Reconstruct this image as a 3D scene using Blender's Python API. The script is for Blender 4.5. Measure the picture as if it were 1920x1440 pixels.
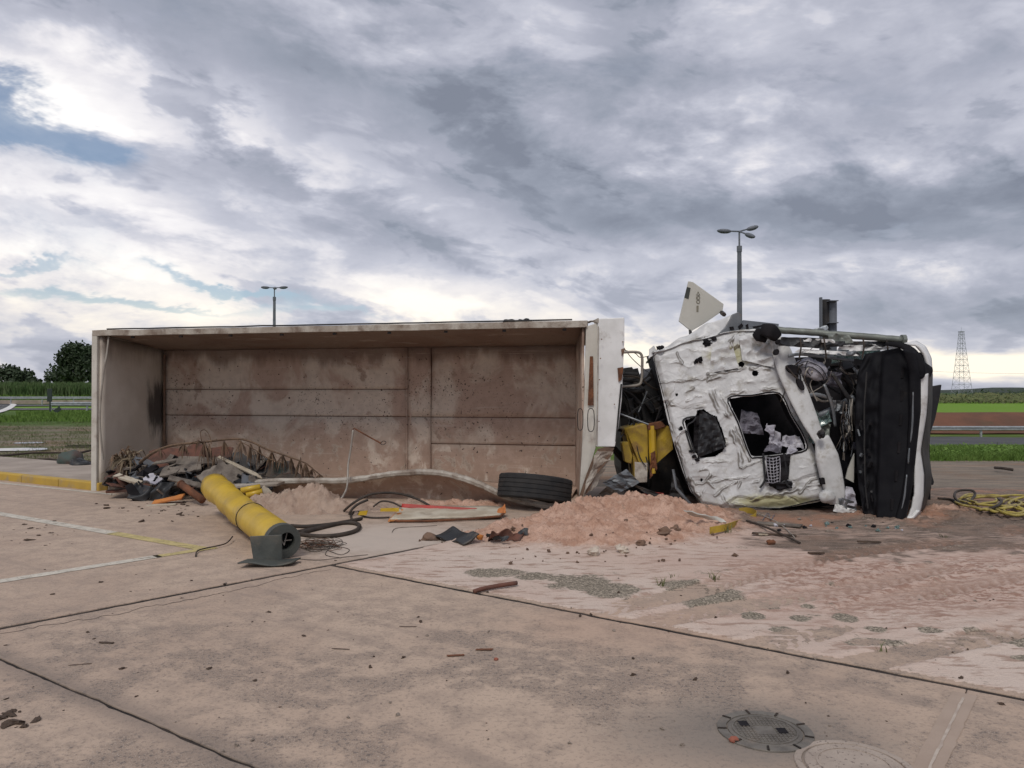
import bpy, math, random
from mathutils import Vector, Matrix, Euler, noise
R = math.radians
sc = bpy.context.scene
C = sc.collection
for o in list(bpy.data.objects): bpy.data.objects.remove(o)

# ------------------------------------------------------------------ camera
EYE = 1.55; FPX = 1440.0; PITCH = math.atan(15/FPX)
cam = bpy.data.cameras.new('camera'); camo = bpy.data.objects.new('camera', cam); C.objects.link(camo)
camo.location = (0, 0, EYE); camo.rotation_euler = (R(90)+PITCH, 0, 0)
cam.sensor_width = 36; cam.lens = FPX/1920*36; cam.clip_end = 20000; cam.clip_start = .05
sc.camera = camo

# ------------------------------------------------------------------ node helpers
class NT:
    def __init__(s, tree): s.t = tree; s.t.nodes.clear()
    def n(s, typ, **kw):
        nd = s.t.nodes.new(typ)
        for k, v in kw.items(): setattr(nd, k, v)
        return nd
    def put(s, inp, v):
        if v is None: return
        if isinstance(v, bpy.types.NodeSocket): s.t.links.new(v, inp)
        else:
            if isinstance(v, (tuple, list)) and inp.type == 'RGBA' and len(v) == 3: v = (*v, 1)
            inp.default_value = v
    def m(s, op, a, b=None, c=None, clamp=False):
        nd = s.n('ShaderNodeMath', operation=op, use_clamp=clamp)
        for i, v in enumerate((a, b, c)): s.put(nd.inputs[i], v)
        return nd.outputs[0]
    def vm(s, op, a, b=None, out=0, scale=None):
        nd = s.n('ShaderNodeVectorMath', operation=op)
        s.put(nd.inputs[0], a); s.put(nd.inputs[1], b)
        if scale is not None: s.put(nd.inputs['Scale'], scale)
        return nd.outputs[out]
    def noise(s, vec, scale=5, detail=4, rough=.55, dist=0, out='Fac'):
        nd = s.n('ShaderNodeTexNoise'); s.put(nd.inputs['Vector'], vec)
        nd.inputs['Scale'].default_value = scale; nd.inputs['Detail'].default_value = detail
        nd.inputs['Roughness'].default_value = rough; nd.inputs['Distortion'].default_value = dist
        return nd.outputs[out]
    def vor(s, vec, scale=5, feature='F1', out='Distance'):
        nd = s.n('ShaderNodeTexVoronoi', feature=feature); s.put(nd.inputs['Vector'], vec)
        nd.inputs['Scale'].default_value = scale
        return nd.outputs[out]
    def step(s, v, lo, hi, a=0., b=1.):
        nd = s.n('ShaderNodeMapRange', interpolation_type='SMOOTHSTEP')
        s.put(nd.inputs[0], v)
        for i, x in enumerate((lo, hi, a, b)): s.put(nd.inputs[i+1], x)
        return nd.outputs[0]
    def mix(s, f, a, b, mode='MIX'):
        nd = s.n('ShaderNodeMix', data_type='RGBA', blend_type=mode)
        s.put(nd.inputs[0], f); s.put(nd.inputs[6], a); s.put(nd.inputs[7], b)
        return nd.outputs[2]
    def ramp(s, f, stops):
        nd = s.n('ShaderNodeValToRGB'); s.put(nd.inputs[0], f)
        e = nd.color_ramp.elements
        while len(e) < len(stops): e.new(.5)
        for i, (p, c) in enumerate(stops): e[i].position = p; e[i].color = (*c, 1)
        return nd.outputs[0]
    def comb(s, x, y, z):
        nd = s.n('ShaderNodeCombineXYZ')
        for i, v in enumerate((x, y, z)): s.put(nd.inputs[i], v)
        return nd.outputs[0]
    def sep(s, v):
        nd = s.n('ShaderNodeSeparateXYZ'); s.put(nd.inputs[0], v); return nd.outputs

def pixdir(px, py):
    dx = (px-960)/FPX; dy = (720-py)/FPX
    c, q = math.cos(PITCH), math.sin(PITCH)
    return Vector((dx, c-dy*q, q+dy*c))
def P(px, py, Y):
    d = pixdir(px, py); return Vector((0, 0, EYE))+d*(Y/d.y)
def G(px, py, z=0.):
    d = pixdir(px, py); return Vector((0, 0, EYE))+d*((z-EYE)/d.z)

# ------------------------------------------------------------------ sky and sun
SUN_EL, SUN_AZ = R(50), R(197)      # azimuth clockwise from +Y: behind and left of the viewer
w = bpy.data.worlds.new('World'); sc.world = w; w.use_nodes = True
N = NT(w.node_tree)
sky = N.n('ShaderNodeTexSky', sky_type='NISHITA', sun_disc=False)
sky.sun_elevation = SUN_EL; sky.sun_rotation = SUN_AZ
D = N.n('ShaderNodeTexCoord').outputs['Generated']
dz = N.sep(D)[2]
up = N.m('MAXIMUM', dz, 0.)
# cloud-deck coordinates: the view ray meets a flat layer, so clouds flatten towards the horizon
den = N.m('ADD', up, .16)
q = N.vm('SCALE', D, scale=N.m('DIVIDE', 1., den))
qs = N.sep(q); Q = N.comb(qs[0], qs[1], 0.)
rot = N.n('ShaderNodeVectorRotate', rotation_type='Z_AXIS'); N.put(rot.inputs['Vector'], Q); rot.inputs['Angle'].default_value = R(-24)
Qr = N.vm('MULTIPLY', rot.outputs[0], (1.0, .72, 1.))
mid = N.noise(Qr, 1.35, 6, .60, .35)
Sd = N.vm('MULTIPLY', D, (1., 1., 2.1))
lump_n = N.noise(Sd, 4.3, 6, .62, .25)
fine = N.noise(N.vm('ADD', N.vm('SCALE', Sd, scale=1.), (3.1, 1.7, 5.3)), 8.5, 5, .62)
# clouds standing at fixed compass directions (azimuth, elevation)
ds_ = N.sep(D)
az = N.m('ARCTAN2', ds_[0], ds_[1]); el = N.m('ARCSINE', dz)
lowk = N.step(dz, .0, .30, .25, 1.)
az = N.m('ADD', az, N.m('MULTIPLY', N.m('SUBTRACT', fine, .5), .22))
el = N.m('ADD', el, N.m('MULTIPLY', N.m('SUBTRACT', lump_n, .5), N.m('MULTIPLY', lowk, .22)))
U = N.comb(az, az, az); V = N.comb(el, el, el)
def trio(bl):
    while len(bl) < 3: bl = bl+[(0, -900, 100, 100, 0, 0.)]
    A1, B1, C1, A2, B2, C2, AM = [], [], [], [], [], [], []
    for px, py, rx, ry, ang, amp in bl:
        d = pixdir(px, py).normalized(); a0 = math.atan2(d.x, d.y); e0 = math.asin(d.z); ca, sa = math.cos(R(ang)), math.sin(R(ang))
        kx, ky = FPX/rx, FPX/ry
        A1.append(ca*kx); B1.append(sa*kx); C1.append(-(a0*ca+e0*sa)*kx); A2.append(-sa*ky); B2.append(ca*ky); C2.append(-(-a0*sa+e0*ca)*ky); AM.append(amp*1.25)
    def ma(a, b, c):
        nd = N.n('ShaderNodeVectorMath', operation='MULTIPLY_ADD')
        for i_, v_ in enumerate((a, b, c)): N.put(nd.inputs[i_], v_)
        return nd.outputs[0]
    X = ma(U, tuple(A1), ma(V, tuple(B1), tuple(C1))); Y = ma(U, tuple(A2), ma(V, tuple(B2), tuple(C2)))
    R2 = ma(X, X, N.vm('MULTIPLY', Y, Y)); den_ = ma(R2, R2, (1., 1., 1.))
    return N.vm('DOT_PRODUCT', N.vm('DIVIDE', tuple(AM), den_), (1., 1., 1.), 1)
def blobs(lst):
    acc = None
    for i_ in range(0, len(lst), 3):
        t_ = trio(lst[i_:i_+3]); acc = t_ if acc is None else N.m('ADD', acc, t_)
    return acc
BLOBS = [(80,40,240,60,-8,-.20),(520,60,340,80,-14,-.10),(360,255,450,80,-20,.30),(110,130,200,55,-15,.26),(110,375,160,75,8,.30),
 (320,275,110,26,-10,-.20),(560,392,300,48,-14,-.26),(200,165,200,28,-16,-.22),(240,460,280,22,-4,-.14),(480,310,90,26,-30,-.16),
 (430,535,620,80,-3,.23),(60,545,240,60,0,.10),(900,585,260,16,-4,.14),(900,290,400,75,-20,-.20),(1200,345,190,60,-6,-.18),
 (1210,90,110,190,8,-.10),(1380,130,150,120,0,.10),(1060,90,110,60,0,.12),(730,230,160,40,-15,.14),(1680,410,440,62,-3,-.22),
 (1230,480,250,40,-4,.16),(1680,478,260,14,-3,.10),(1780,570,260,50,0,-.14),(1850,688,260,22,-2,.50),
 (1810,270,150,60,0,.08),(960,500,240,40,-6,-.08),(1190,655,70,40,0,.26)]
L = N.m('MULTIPLY_ADD', N.m('SUBTRACT', mid, .5), .70, .49)
L = N.m('MULTIPLY_ADD', N.m('SUBTRACT', lump_n, .5), .75, L)
L = N.m('MULTIPLY_ADD', N.m('SUBTRACT', fine, .5), .52, L)
# small broken cloudlets drifting below the deck, denser to the left
rot2 = N.n('ShaderNodeVectorRotate', rotation_type='Y_AXIS'); N.put(rot2.inputs['Vector'], D); rot2.inputs['Angle'].default_value = R(-11)
cl_n = N.noise(N.vm('MULTIPLY', rot2.outputs[0], (1., 1., 2.6)), 6.2, 5, .56, .3)
L = N.m('MULTIPLY_ADD', N.step(cl_n, .535, .62), -.19, L)
L = N.m('MULTIPLY_ADD', N.step(cl_n, .47, .36), .13, L)
L = N.m('ADD', L, blobs(BLOBS))
L = N.m('ADD', L, N.step(dz, .16, .0, 0., .06))
cloud = N.ramp(L, [(0., (.205,.225,.28)), (.22, (.285,.31,.375)), (.42, (.385,.40,.475)), (.60, (.52,.53,.605)), (.78, (.78,.76,.79)), (1., (1.0,.97,.95))])
warm = N.step(dz, .20, .02, 0., 1.)
cloud = N.mix(N.m('MULTIPLY', warm, N.step(L, .5, .95)), cloud, N.vm('MULTIPLY', cloud, (1.05,.985,.84)))
# gaps where the clear sky shows
gap = blobs([(10,215,150,50,-14,1.),(430,548,110,9,-10,1.),(250,572,190,6,0,.8),(20,265,130,26,0,.6),(30,520,90,5,0,.6),(620,590,120,5,0,.4)])
gapm = N.step(N.m('MULTIPLY_ADD', N.m('SUBTRACT', lump_n, .5), -1.6, gap), .10, 1.25, 0., .80)
blue = N.vm('MULTIPLY', sky.outputs[0], (.095, .095, .095))
col = N.mix(gapm, cloud, blue)
thin = N.vm('ADD', N.vm('SCALE', col, scale=.96), N.vm('SCALE', sky.outputs[0], scale=.004))
bg = N.n('ShaderNodeBackground'); N.put(bg.inputs[0], thin); bg.inputs[1].default_value = 1.0
wo = N.n('ShaderNodeOutputWorld'); N.t.links.new(bg.outputs[0], wo.inputs[0])
w.cycles.sampling_method = 'MANUAL'; w.cycles.sample_map_resolution = 512

sun = bpy.data.lights.new('sun', 'SUN'); suno = bpy.data.objects.new('sun', sun); C.objects.link(suno)
sun.energy = 1.5; sun.angle = R(17); sun.color = (1, .955, .89)
sd = Vector((math.sin(SUN_AZ)*math.cos(SUN_EL), math.cos(SUN_AZ)*math.cos(SUN_EL), math.sin(SUN_EL)))
suno.rotation_euler = (-sd).to_track_quat('-Z', 'Y').to_euler(); suno.location = (-6, -10, 20)
vs = sc.view_settings; vs.view_transform = 'Standard'; vs.look = 'None'; vs.gamma = 1; vs.exposure = 0.16; vs.use_curve_mapping = False
sc.cycles.max_bounces = 4; sc.cycles.diffuse_bounces = 3; sc.cycles.adaptive_threshold = .02; sc.cycles.use_denoising = True

# ------------------------------------------------------------------ materials
MATS = {}
def mat(name, c1, c2=None, s=3., rough=.75, metal=0., bump=.15, bs=45., dirt=None, damt=.5, ds=2.2, spec=.35, wpos=False, speck=None, c2amt=(.35, .65), attr=None, attrc=None, coat=0., attr2=None, attr2c=None):
    m = bpy.data.materials.new(name); m.use_nodes = True
    k = NT(m.node_tree); out = k.n('ShaderNodeOutputMaterial'); b = k.n('ShaderNodeBsdfPrincipled')
    k.t.links.new(b.outputs[0], out.inputs[0])
    v = k.n('ShaderNodeNewGeometry').outputs['Position'] if wpos else k.n('ShaderNodeTexCoord').outputs['Object']
    col = c1
    if c2 is not None: col = k.mix(k.step(k.noise(v, s, 6, .6), *c2amt), c1, c2)
    if dirt is not None:
        f = k.step(k.noise(k.vm('ADD', v, (3.7, 1.3, 8.1)), ds, 8, .68), .62-.28*damt, .78-.16*damt)
        col = k.mix(k.m('MULTIPLY', f, min(1, .55+damt*.4)), col, dirt)
    if speck is not None:
        f = k.step(k.noise(v, speck[1], 2, .5), speck[2], speck[2]+.05)
        col = k.mix(f, col, speck[0])
    if attr:
        a = k.n('ShaderNodeAttribute', attribute_name=attr).outputs['Fac']
        f = k.step(k.m('ADD', a, k.m('MULTIPLY', k.m('SUBTRACT', k.noise(v, 14, 5, .65), .5), .7)), .25, .75)
        col = k.mix(f, col, attrc)
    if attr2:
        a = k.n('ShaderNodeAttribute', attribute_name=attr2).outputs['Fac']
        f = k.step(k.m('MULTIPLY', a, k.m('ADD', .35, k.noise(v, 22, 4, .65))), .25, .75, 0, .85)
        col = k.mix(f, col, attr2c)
    k.put(b.inputs['Base Color'], col)
    rn = k.m('ADD', rough-.12, k.m('MULTIPLY', k.noise(v, s*4, 4, .6), .24))
    k.put(b.inputs['Roughness'], rn); b.inputs['Metallic'].default_value = metal
    b.inputs['Specular IOR Level'].default_value = spec
    if coat: b.inputs['Coat Weight'].default_value = coat
    if bump:
        bn = k.n('ShaderNodeBump'); bn.inputs['Strength'].default_value = bump; bn.inputs['Distance'].default_value = .02
        k.put(bn.inputs['Height'], k.noise(v, bs, 5, .6)); k.t.links.new(bn.outputs[0], b.inputs['Normal'])
    MATS[name] = m; m['bsdf'] = b.name
    return m

# ------------------------------------------------------------------ mesh helpers
WL = {}
class MB:
    def __init__(s): s.v = []; s.f = []; s.attr = {}
    def add(s, vs, fs):
        o = len(s.v); s.v += [Vector(x) for x in vs]; s.f += [tuple(i+o for i in f) for f in fs]; return s
    def box(s, c, size, rot=None):
        h = Vector(size)/2; M_ = Euler(rot).to_matrix() if isinstance(rot, (tuple, list)) else (rot or Matrix.Identity(3)); c = Vector(c)
        vs = [c+M_ @ Vector((h.x*i, h.y*j, h.z*k)) for k in (-1, 1) for j in (-1, 1) for i in (-1, 1)]
        return s.add(vs, [(0,2,3,1),(4,5,7,6),(0,1,5,4),(2,6,7,3),(0,4,6,2),(1,3,7,5)])
    def prism(s, pts, vec):
        n = len(pts); vec = Vector(vec); pts = [Vector(p) for p in pts]
        return s.add(pts+[p+vec for p in pts], [tuple(range(n-1, -1, -1)), tuple(range(n, 2*n))]+[(i, (i+1) % n, n+(i+1) % n, n+i) for i in range(n)])
    def tube(s, pts, r, n=8, flat=1., closed=False):
        pts = [Vector(p) for p in pts]; m = len(pts)
        rs = r if isinstance(r, (list, tuple)) else [r]*m
        T = []
        for i in range(m):
            a = pts[(i-1) % m] if closed else pts[max(i-1, 0)]; b = pts[(i+1) % m] if closed else pts[min(i+1, m-1)]
            d = b-a; T.append(d.normalized() if d.length > 1e-9 else Vector((0, 0, 1)))
        up_ = Vector((0, 0, 1)) if abs(T[0].z) < .9 else Vector((1, 0, 0))
        nrm = (up_-T[0]*up_.dot(T[0])).normalized(); vs = []
        for i in range(m):
            nrm = (nrm-T[i]*nrm.dot(T[i])).normalized(); bi = T[i].cross(nrm)
            for j in range(n):
                a = 2*math.pi*(j+.5)/n
                vs.append(pts[i]+nrm*(rs[i]*flat*math.cos(a))+bi*(rs[i]*math.sin(a)))
        fs = []
        for i in range(m if closed else m-1):
            i2 = (i+1) % m
            fs += [(i*n+j, i*n+(j+1) % n, i2*n+(j+1) % n, i2*n+j) for j in range(n)]
        if not closed: fs += [tuple(range(n-1, -1, -1)), tuple(range((m-1)*n, m*n))]
        return s.add(vs, fs)
    def grid(s, nu, nv, fn, skip=None):
        vs = [fn(i/nu, j/nv) for j in range(nv+1) for i in range(nu+1)]
        fs = []
        for j in range(nv):
            for i in range(nu):
                if skip and skip((i+.5)/nu, (j+.5)/nv): continue
                a = j*(nu+1)+i; fs.append((a, a+1, a+nu+2, a+nu+1))
        return s.add(vs, fs)
    def build(s, name, m, parent=None, smooth=False, bevel=0., solid=0., off=0., origin=None, sub=0, recalc=False):
        if parent is not None: org = WL[parent.name]
        elif origin is not None: org = Vector(origin)
        else:
            xs = [p.x for p in s.v]; ys = [p.y for p in s.v]; zs = [p.z for p in s.v]
            org = Vector(((min(xs)+max(xs))/2, (min(ys)+max(ys))/2, min(zs)))
        me = bpy.data.meshes.new(name); me.from_pydata([p-org for p in s.v], [], s.f); me.update()
        for k_, vals in s.attr.items():
            a = me.attributes.new(k_, 'FLOAT', 'POINT'); a.data.foreach_set('value', vals)
        if smooth: me.polygons.foreach_set('use_smooth', [True]*len(me.polygons))
        ob = bpy.data.objects.new(name, me); C.objects.link(ob)
        me.materials.append(MATS[m] if isinstance(m, str) else m)
        if parent is not None: ob.parent = parent
        else: ob.location = org
        WL[ob.name] = org
        if recalc:
            import bmesh
            bm = bmesh.new(); bm.from_mesh(me); bmesh.ops.recalc_face_normals(bm, faces=bm.faces); bm.to_mesh(me); bm.free()
        if solid:
            md = ob.modifiers.new('solid', 'SOLIDIFY'); md.thickness = solid; md.offset = off
        if sub:
            md = ob.modifiers.new('sub', 'SUBSURF'); md.levels = sub; md.render_levels = sub
        if bevel:
            md = ob.modifiers.new('bevel', 'BEVEL'); md.width = bevel; md.segments = 2; md.limit_method = 'ANGLE'
        return ob
def tag(o, label=None, cat=None, group=None, kind=None):
    if label: o['label'] = label
    if cat: o['category'] = cat
    if group: o['group'] = group
    if kind: o['kind'] = kind
    return o
def empty(name, loc):
    o = bpy.data.objects.new(name, None); C.objects.link(o); o.location = loc; WL[o.name] = Vector(loc); o.empty_display_size = .2
    return o
def smoothstep(a, b, x):
    t_ = min(1, max(0, (x-a)/(b-a))); return t_*t_*(3-2*t_)
def nz(x, y, z=0., s=1.): return noise.noise(Vector((x*s, y*s, z)))
def fbm(x, y, z=0., s=1., o=4): return noise.fractal(Vector((x*s, y*s, z)), 1., 2., o)
def catmull(pts, k=6, closed=False):
    pts = [Vector(p) for p in pts]; n = len(pts); out = []
    for i in range(n if closed else n-1):
        if closed: p0, p1, p2, p3 = (pts[(i+j) % n] for j in (-1, 0, 1, 2))
        else: p0, p1, p2, p3 = pts[max(i-1, 0)], pts[i], pts[i+1], pts[min(i+2, n-1)]
        for j in range(k):
            t_ = j/k
            out.append(.5*((2*p1)+(p2-p0)*t_+(2*p0-5*p1+4*p2-p3)*t_*t_+(3*p1-p0-3*p2+p3)*t_**3))
    if not closed: out.append(pts[-1])
    return out
def polydist(px, py, line):
    best = 1e9
    for (x0, y0), (x1, y1) in zip(line, line[1:]):
        dx, dy = x1-x0, y1-y0; l2 = dx*dx+dy*dy or 1
        t_ = max(0, min(1, ((px-x0)*dx+(py-y0)*dy)/l2))
        d = (px-x0-dx*t_)**2+(py-y0-dy*t_)**2
        if d < best: best = d
    return math.sqrt(best)
def inside(x, y, poly):
    c = False; j = len(poly)-1
    for i in range(len(poly)):
        xi, yi = poly[i]; xj, yj = poly[j]
        if (yi > y) != (yj > y) and x < (xj-xi)*(y-yi)/(yj-yi)+xi: c = not c
        j = i
    return c
def plate(poly, Y, th, name, m, parent=None, **kw):
    """polygon traced at real distance Y (a number or one per corner), with a real thickness th"""
    ys = Y if isinstance(Y, (list, tuple)) else [Y]*len(poly)
    return MB().prism([P(x, y, d) for (x, y), d in zip(poly, ys)], (0, th, 0)).build(name, m, parent, **kw)
def sheet(c, nu, nv, amp, s, seed, name, m, parent=None, th=.006, smooth=False, ridge=True, **kw):
    """crumpled sheet between four corners c = (lower left, lower right, upper right, upper left)"""
    c = [Vector(x) for x in c]; nrm = (c[1]-c[0]).cross(c[3]-c[0]).normalized(); mb = MB()
    def fn(u, v):
        p = c[0]*(1-u)*(1-v)+c[1]*u*(1-v)+c[2]*u*v+c[3]*(1-u)*v
        n_ = noise.noise(Vector((p.x*s+seed, p.y*s, p.z*s)))
        if ridge: n_ = (1-2*abs(n_)*1.6)
        n2 = noise.noise(Vector((p.x*s*2.3, p.y*s*2.3+seed, p.z*s*2.3)))
        return p+nrm*amp*(n_+.5*n2)
    mb.grid(nu, nv, fn)
    return mb.build(name, m, parent, smooth=smooth, solid=th, **kw)
# ------------------------------------------------------------------ materials used
mat('joint', (.05,.037,.029), (.016,.013,.011), 2.2, .95, bump=.5, bs=60, dirt=(.12,.085,.062), damt=.25, ds=3)
mat('dark_metal', (.022,.022,.024), (.045,.042,.04), 5, .6, .3, bump=.15, dirt=(.13,.095,.07), damt=.35)
mat('black_plastic', (.012,.012,.014), (.02,.02,.022), 4, .55, bump=.08, dirt=(.09,.07,.055), damt=.18, ds=3)
mat('rubber', (.018,.018,.019), (.03,.028,.027), 8, .8, bump=.3, dirt=(.12,.09,.07), damt=.22)
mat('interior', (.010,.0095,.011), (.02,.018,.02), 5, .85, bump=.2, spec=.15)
mat('steel', (.20,.21,.22), (.13,.14,.15), 4, .5, .6, bump=.08, dirt=(.16,.11,.08), damt=.3)
mat('galvanised', (.42,.44,.45), (.30,.32,.33), 3, .5, .5, bump=.05)
mat('pole_grey', (.16,.17,.19), (.11,.12,.135), 2, .7, bump=.1)
mat('white_paint', (.70,.70,.69), (.60,.60,.585), 3, .45, bump=.06, dirt=(.26,.22,.17), damt=.28, ds=3.5, spec=.5)
mat('roof_paint', (.58,.58,.575), (.47,.47,.465), 4, .42, bump=.10, bs=30, dirt=(.25,.225,.175), damt=.42, ds=4.5, spec=.5, attr='stain', attrc=(.40,.38,.22), attr2='fold_dark', attr2c=(.16,.145,.125))  # second attribute darkens thin patchy lines along the folds
mat('beam_paint', (.56,.56,.55), (.46,.46,.45), 4, .5, bump=.12, bs=30, dirt=(.22,.19,.14), damt=.42, ds=5, spec=.4)
mat('front_black', (.006,.006,.008), (.011,.011,.013), 5, .7, bump=.1, spec=.12, dirt=(.035,.028,.024), damt=.12)
mat('cream_paint', (.56,.535,.48), (.47,.445,.39), 2, .6, bump=.12, dirt=(.23,.16,.115), damt=.35, ds=3.)
mat('panel_white', (.52,.51,.46), (.46,.45,.40), 2, .5, bump=.04, dirt=(.3,.28,.24), damt=.15)
mat('rim_paint', (.44,.405,.35), (.30,.255,.21), 4, .65, bump=.3, dirt=(.14,.095,.07), damt=.62, ds=5)
mat('olive_steel', (.20,.215,.19), (.14,.15,.135), 5, .5, .3, bump=.15, dirt=(.1,.08,.06), damt=.35)
mat('yellow_paint', (.55,.36,.022), (.43,.28,.03), 3, .42, bump=.08, dirt=(.24,.17,.09), damt=.34, ds=2.4, spec=.5)
mat('yellow_dirty', (.42,.29,.03), (.32,.22,.04), 3, .6, bump=.2, dirt=(.17,.09,.05), damt=.55, ds=4)
mat('red_paint', (.42,.05,.04), (.33,.06,.05), 4, .6, dirt=(.2,.12,.09), damt=.35)
mat('rust', (.19,.075,.035), (.10,.045,.026), 8, .9, bump=.5)
mat('orange', (.55,.21,.05), (.42,.15,.05), 5, .8, dirt=(.25,.18,.12), damt=.4)
mat('mud', (.20,.125,.085), (.12,.08,.06), 5, .95, bump=.6, bs=25)
mat('wood_grey', (.21,.18,.15), (.11,.09,.075), 6, .85, bump=.4, dirt=(.07,.06,.05), damt=.3)
mat('wood_red', (.15,.065,.045), (.08,.045,.035), 6, .85, bump=.4)
mat('board_pale', (.50,.45,.36), (.38,.32,.24), 4, .75, bump=.2, dirt=(.2,.15,.11), damt=.35)
mat('tarp_black', (.017,.018,.02), (.035,.036,.038), 4, .5, bump=.3, bs=15, dirt=(.16,.12,.09), damt=.25)
mat('cloth', (.50,.49,.52), (.30,.29,.33), 7, .9, bump=.3)
mat('cloth_dark', (.18,.17,.20), (.10,.095,.115), 5, .9, bump=.3)
mat('palm_dry', (.155,.10,.062), (.085,.056,.038), 9, .85, bump=.2)
mat('palm_pale', (.22,.175,.115), (.13,.095,.06), 9, .85, bump=.2)
mat('leaf_dark', (.022,.038,.016), (.036,.055,.022), 2, .7, bump=0, wpos=True)
mat('leaf_far', (.016,.028,.016), (.028,.042,.02), .2, .8, bump=0, wpos=True)
mat('bark', (.06,.045,.035), (.04,.03,.025), 5, .9, bump=.5)
mat('grass', (.085,.16,.022), (.125,.20,.04), 1.5, .8, bump=0, wpos=True)
mat('grass_olive', (.13,.135,.055), (.085,.11,.04), 1.2, .85, bump=0, wpos=True)
mat('crop', (.06,.115,.03), (.10,.14,.055), .6, .85, bump=0, wpos=True)
mat('asphalt', (.075,.075,.077), (.06,.06,.062), .5, .9, bump=.2, wpos=True)
mat('road_paint', (.68,.67,.64), (.58,.57,.54), 1, .7, bump=.05)
mat('red_earth', (.155,.068,.04), (.11,.056,.036), .35, .95, bump=.4, bs=3, wpos=True, dirt=(.075,.08,.04), damt=.25, ds=.5)
mat('kerb_yellow', (.46,.30,.05), (.38,.25,.06), 2, .8, bump=.25, dirt=(.27,.22,.17), damt=.45, ds=3)
mat('sidewalk', (.36,.30,.25), (.27,.225,.185), 1.2, .9, bump=.3, wpos=True, dirt=(.16,.13,.10), damt=.3, ds=1.2)
mat('stone_pale', (.55,.48,.40), (.42,.35,.28), 6, .9, bump=.4)
mat('chip', (.10,.065,.045), (.055,.04,.03), 9, .9, bump=.4)
mat('pebble', (.30,.245,.20), (.18,.15,.125), 9, .9, bump=.3)
mat('iron', (.205,.185,.16), (.14,.126,.11), 10, .7, .35, bump=.3, bs=90, dirt=(.24,.2,.165), damt=.42, ds=9)
mat('hose_black', (.03,.024,.02), (.06,.045,.035), 8, .7, bump=.2)
mat('hose_yellow', (.42,.34,.07), (.31,.25,.07), 5, .6, bump=.2, dirt=(.16,.11,.075), damt=.55, ds=5)
mat('brick', (.30,.10,.065), (.22,.08,.055), 12, .9, bump=.3)
mat('hose_grey', (.34,.31,.27), (.25,.22,.19), 6, .7, bump=.2)
mat('sign_back', (.03,.045,.035), (.025,.035,.03), 2, .6, bump=0)
mat('ink', (.05,.055,.05), (.04,.045,.04), 4, .6, bump=0)
mat('marks', (.20,.185,.14), None, 4, .6, bump=0)
# tipper bed: paint worn by loads of soil
def bed_mat():
    m = bpy.data.materials.new('bed_floor'); m.use_nodes = True; k = NT(m.node_tree)
    out = k.n('ShaderNodeOutputMaterial'); b = k.n('ShaderNodeBsdfPrincipled'); k.t.links.new(b.outputs[0], out.inputs[0])
    v = k.n('ShaderNodeNewGeometry').outputs['Position']; z = k.sep(v)[2]
    v2 = k.vm('MULTIPLY', v, (1., 1., .8))
    n1 = k.noise(v2, 1.1, 6, .62, .6); n2 = k.noise(k.vm('ADD', v2, (5, 9, 2)), 2.3, 7, .66, .4); n3 = k.noise(v, 9, 4, .6)
    col = k.mix(k.step(n1, .43, .56), (.44,.315,.245), (.59,.495,.405))
    # clinging soil below, with pale wiped patches
    low = k.step(k.m('ADD', z, k.m('MULTIPLY', k.m('SUBTRACT', n1, .5), 1.6)), 1.25, .55)
    col = k.mix(k.m('MULTIPLY', low, k.step(n2, .40, .50)), col, (.385,.27,.205))
    col = k.mix(k.m('MULTIPLY', low, k.step(n2, .58, .63)), col, (.50,.425,.345))
    # shade under the upper lip painted in as a brown band, streaky lower edge
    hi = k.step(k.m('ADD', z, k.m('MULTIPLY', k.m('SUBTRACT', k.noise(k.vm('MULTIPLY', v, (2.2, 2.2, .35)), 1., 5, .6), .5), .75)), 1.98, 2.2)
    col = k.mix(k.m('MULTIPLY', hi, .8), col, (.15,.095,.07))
    col = k.mix(k.step(n2, .59, .66, 0, .65), col, (.24,.15,.108))
    scr = k.step(k.noise(k.vm('MULTIPLY', v, (.5, .5, 16.)), 2.2, 5, .7), .60, .66, 0, .35); col = k.mix(scr, col, (.56,.475,.40))
    # rust spatter
    reg = k.step(k.noise(v, .9, 3, .5), .42, .58)
    mid_ = k.m('MULTIPLY', k.step(z, .75, 1.0), k.step(z, 2.0, 1.7))
    sp = k.m('MULTIPLY', k.step(k.noise(v, 30, 3, .6), .60, .65), k.m('MULTIPLY', reg, mid_))
    col = k.mix(sp, col, (.035,.022,.017))
    sp2 = k.step(k.noise(k.vm('ADD', v, (3, 3, 3)), 17, 3, .6), .67, .70)
    col = k.mix(sp2, col, (.05,.03,.022))
    col = k.mix(k.m('MULTIPLY', k.step(n3, .4, .7), .18), col, (.14,.095,.07))
    k.put(b.inputs['Base Color'], col); k.put(b.inputs['Roughness'], k.m('ADD', .62, k.m('MULTIPLY', n2, .3)))
    bn = k.n('ShaderNodeBump'); bn.inputs['Strength'].default_value = .3; bn.inputs['Distance'].default_value = .02
    k.put(bn.inputs['Height'], k.m('ADD', k.noise(v, 30, 5, .6), k.m('MULTIPLY', n2, 2.))); k.t.links.new(bn.outputs[0], b.inputs['Normal'])
    MATS['bed_floor'] = m
bed_mat()
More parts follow.
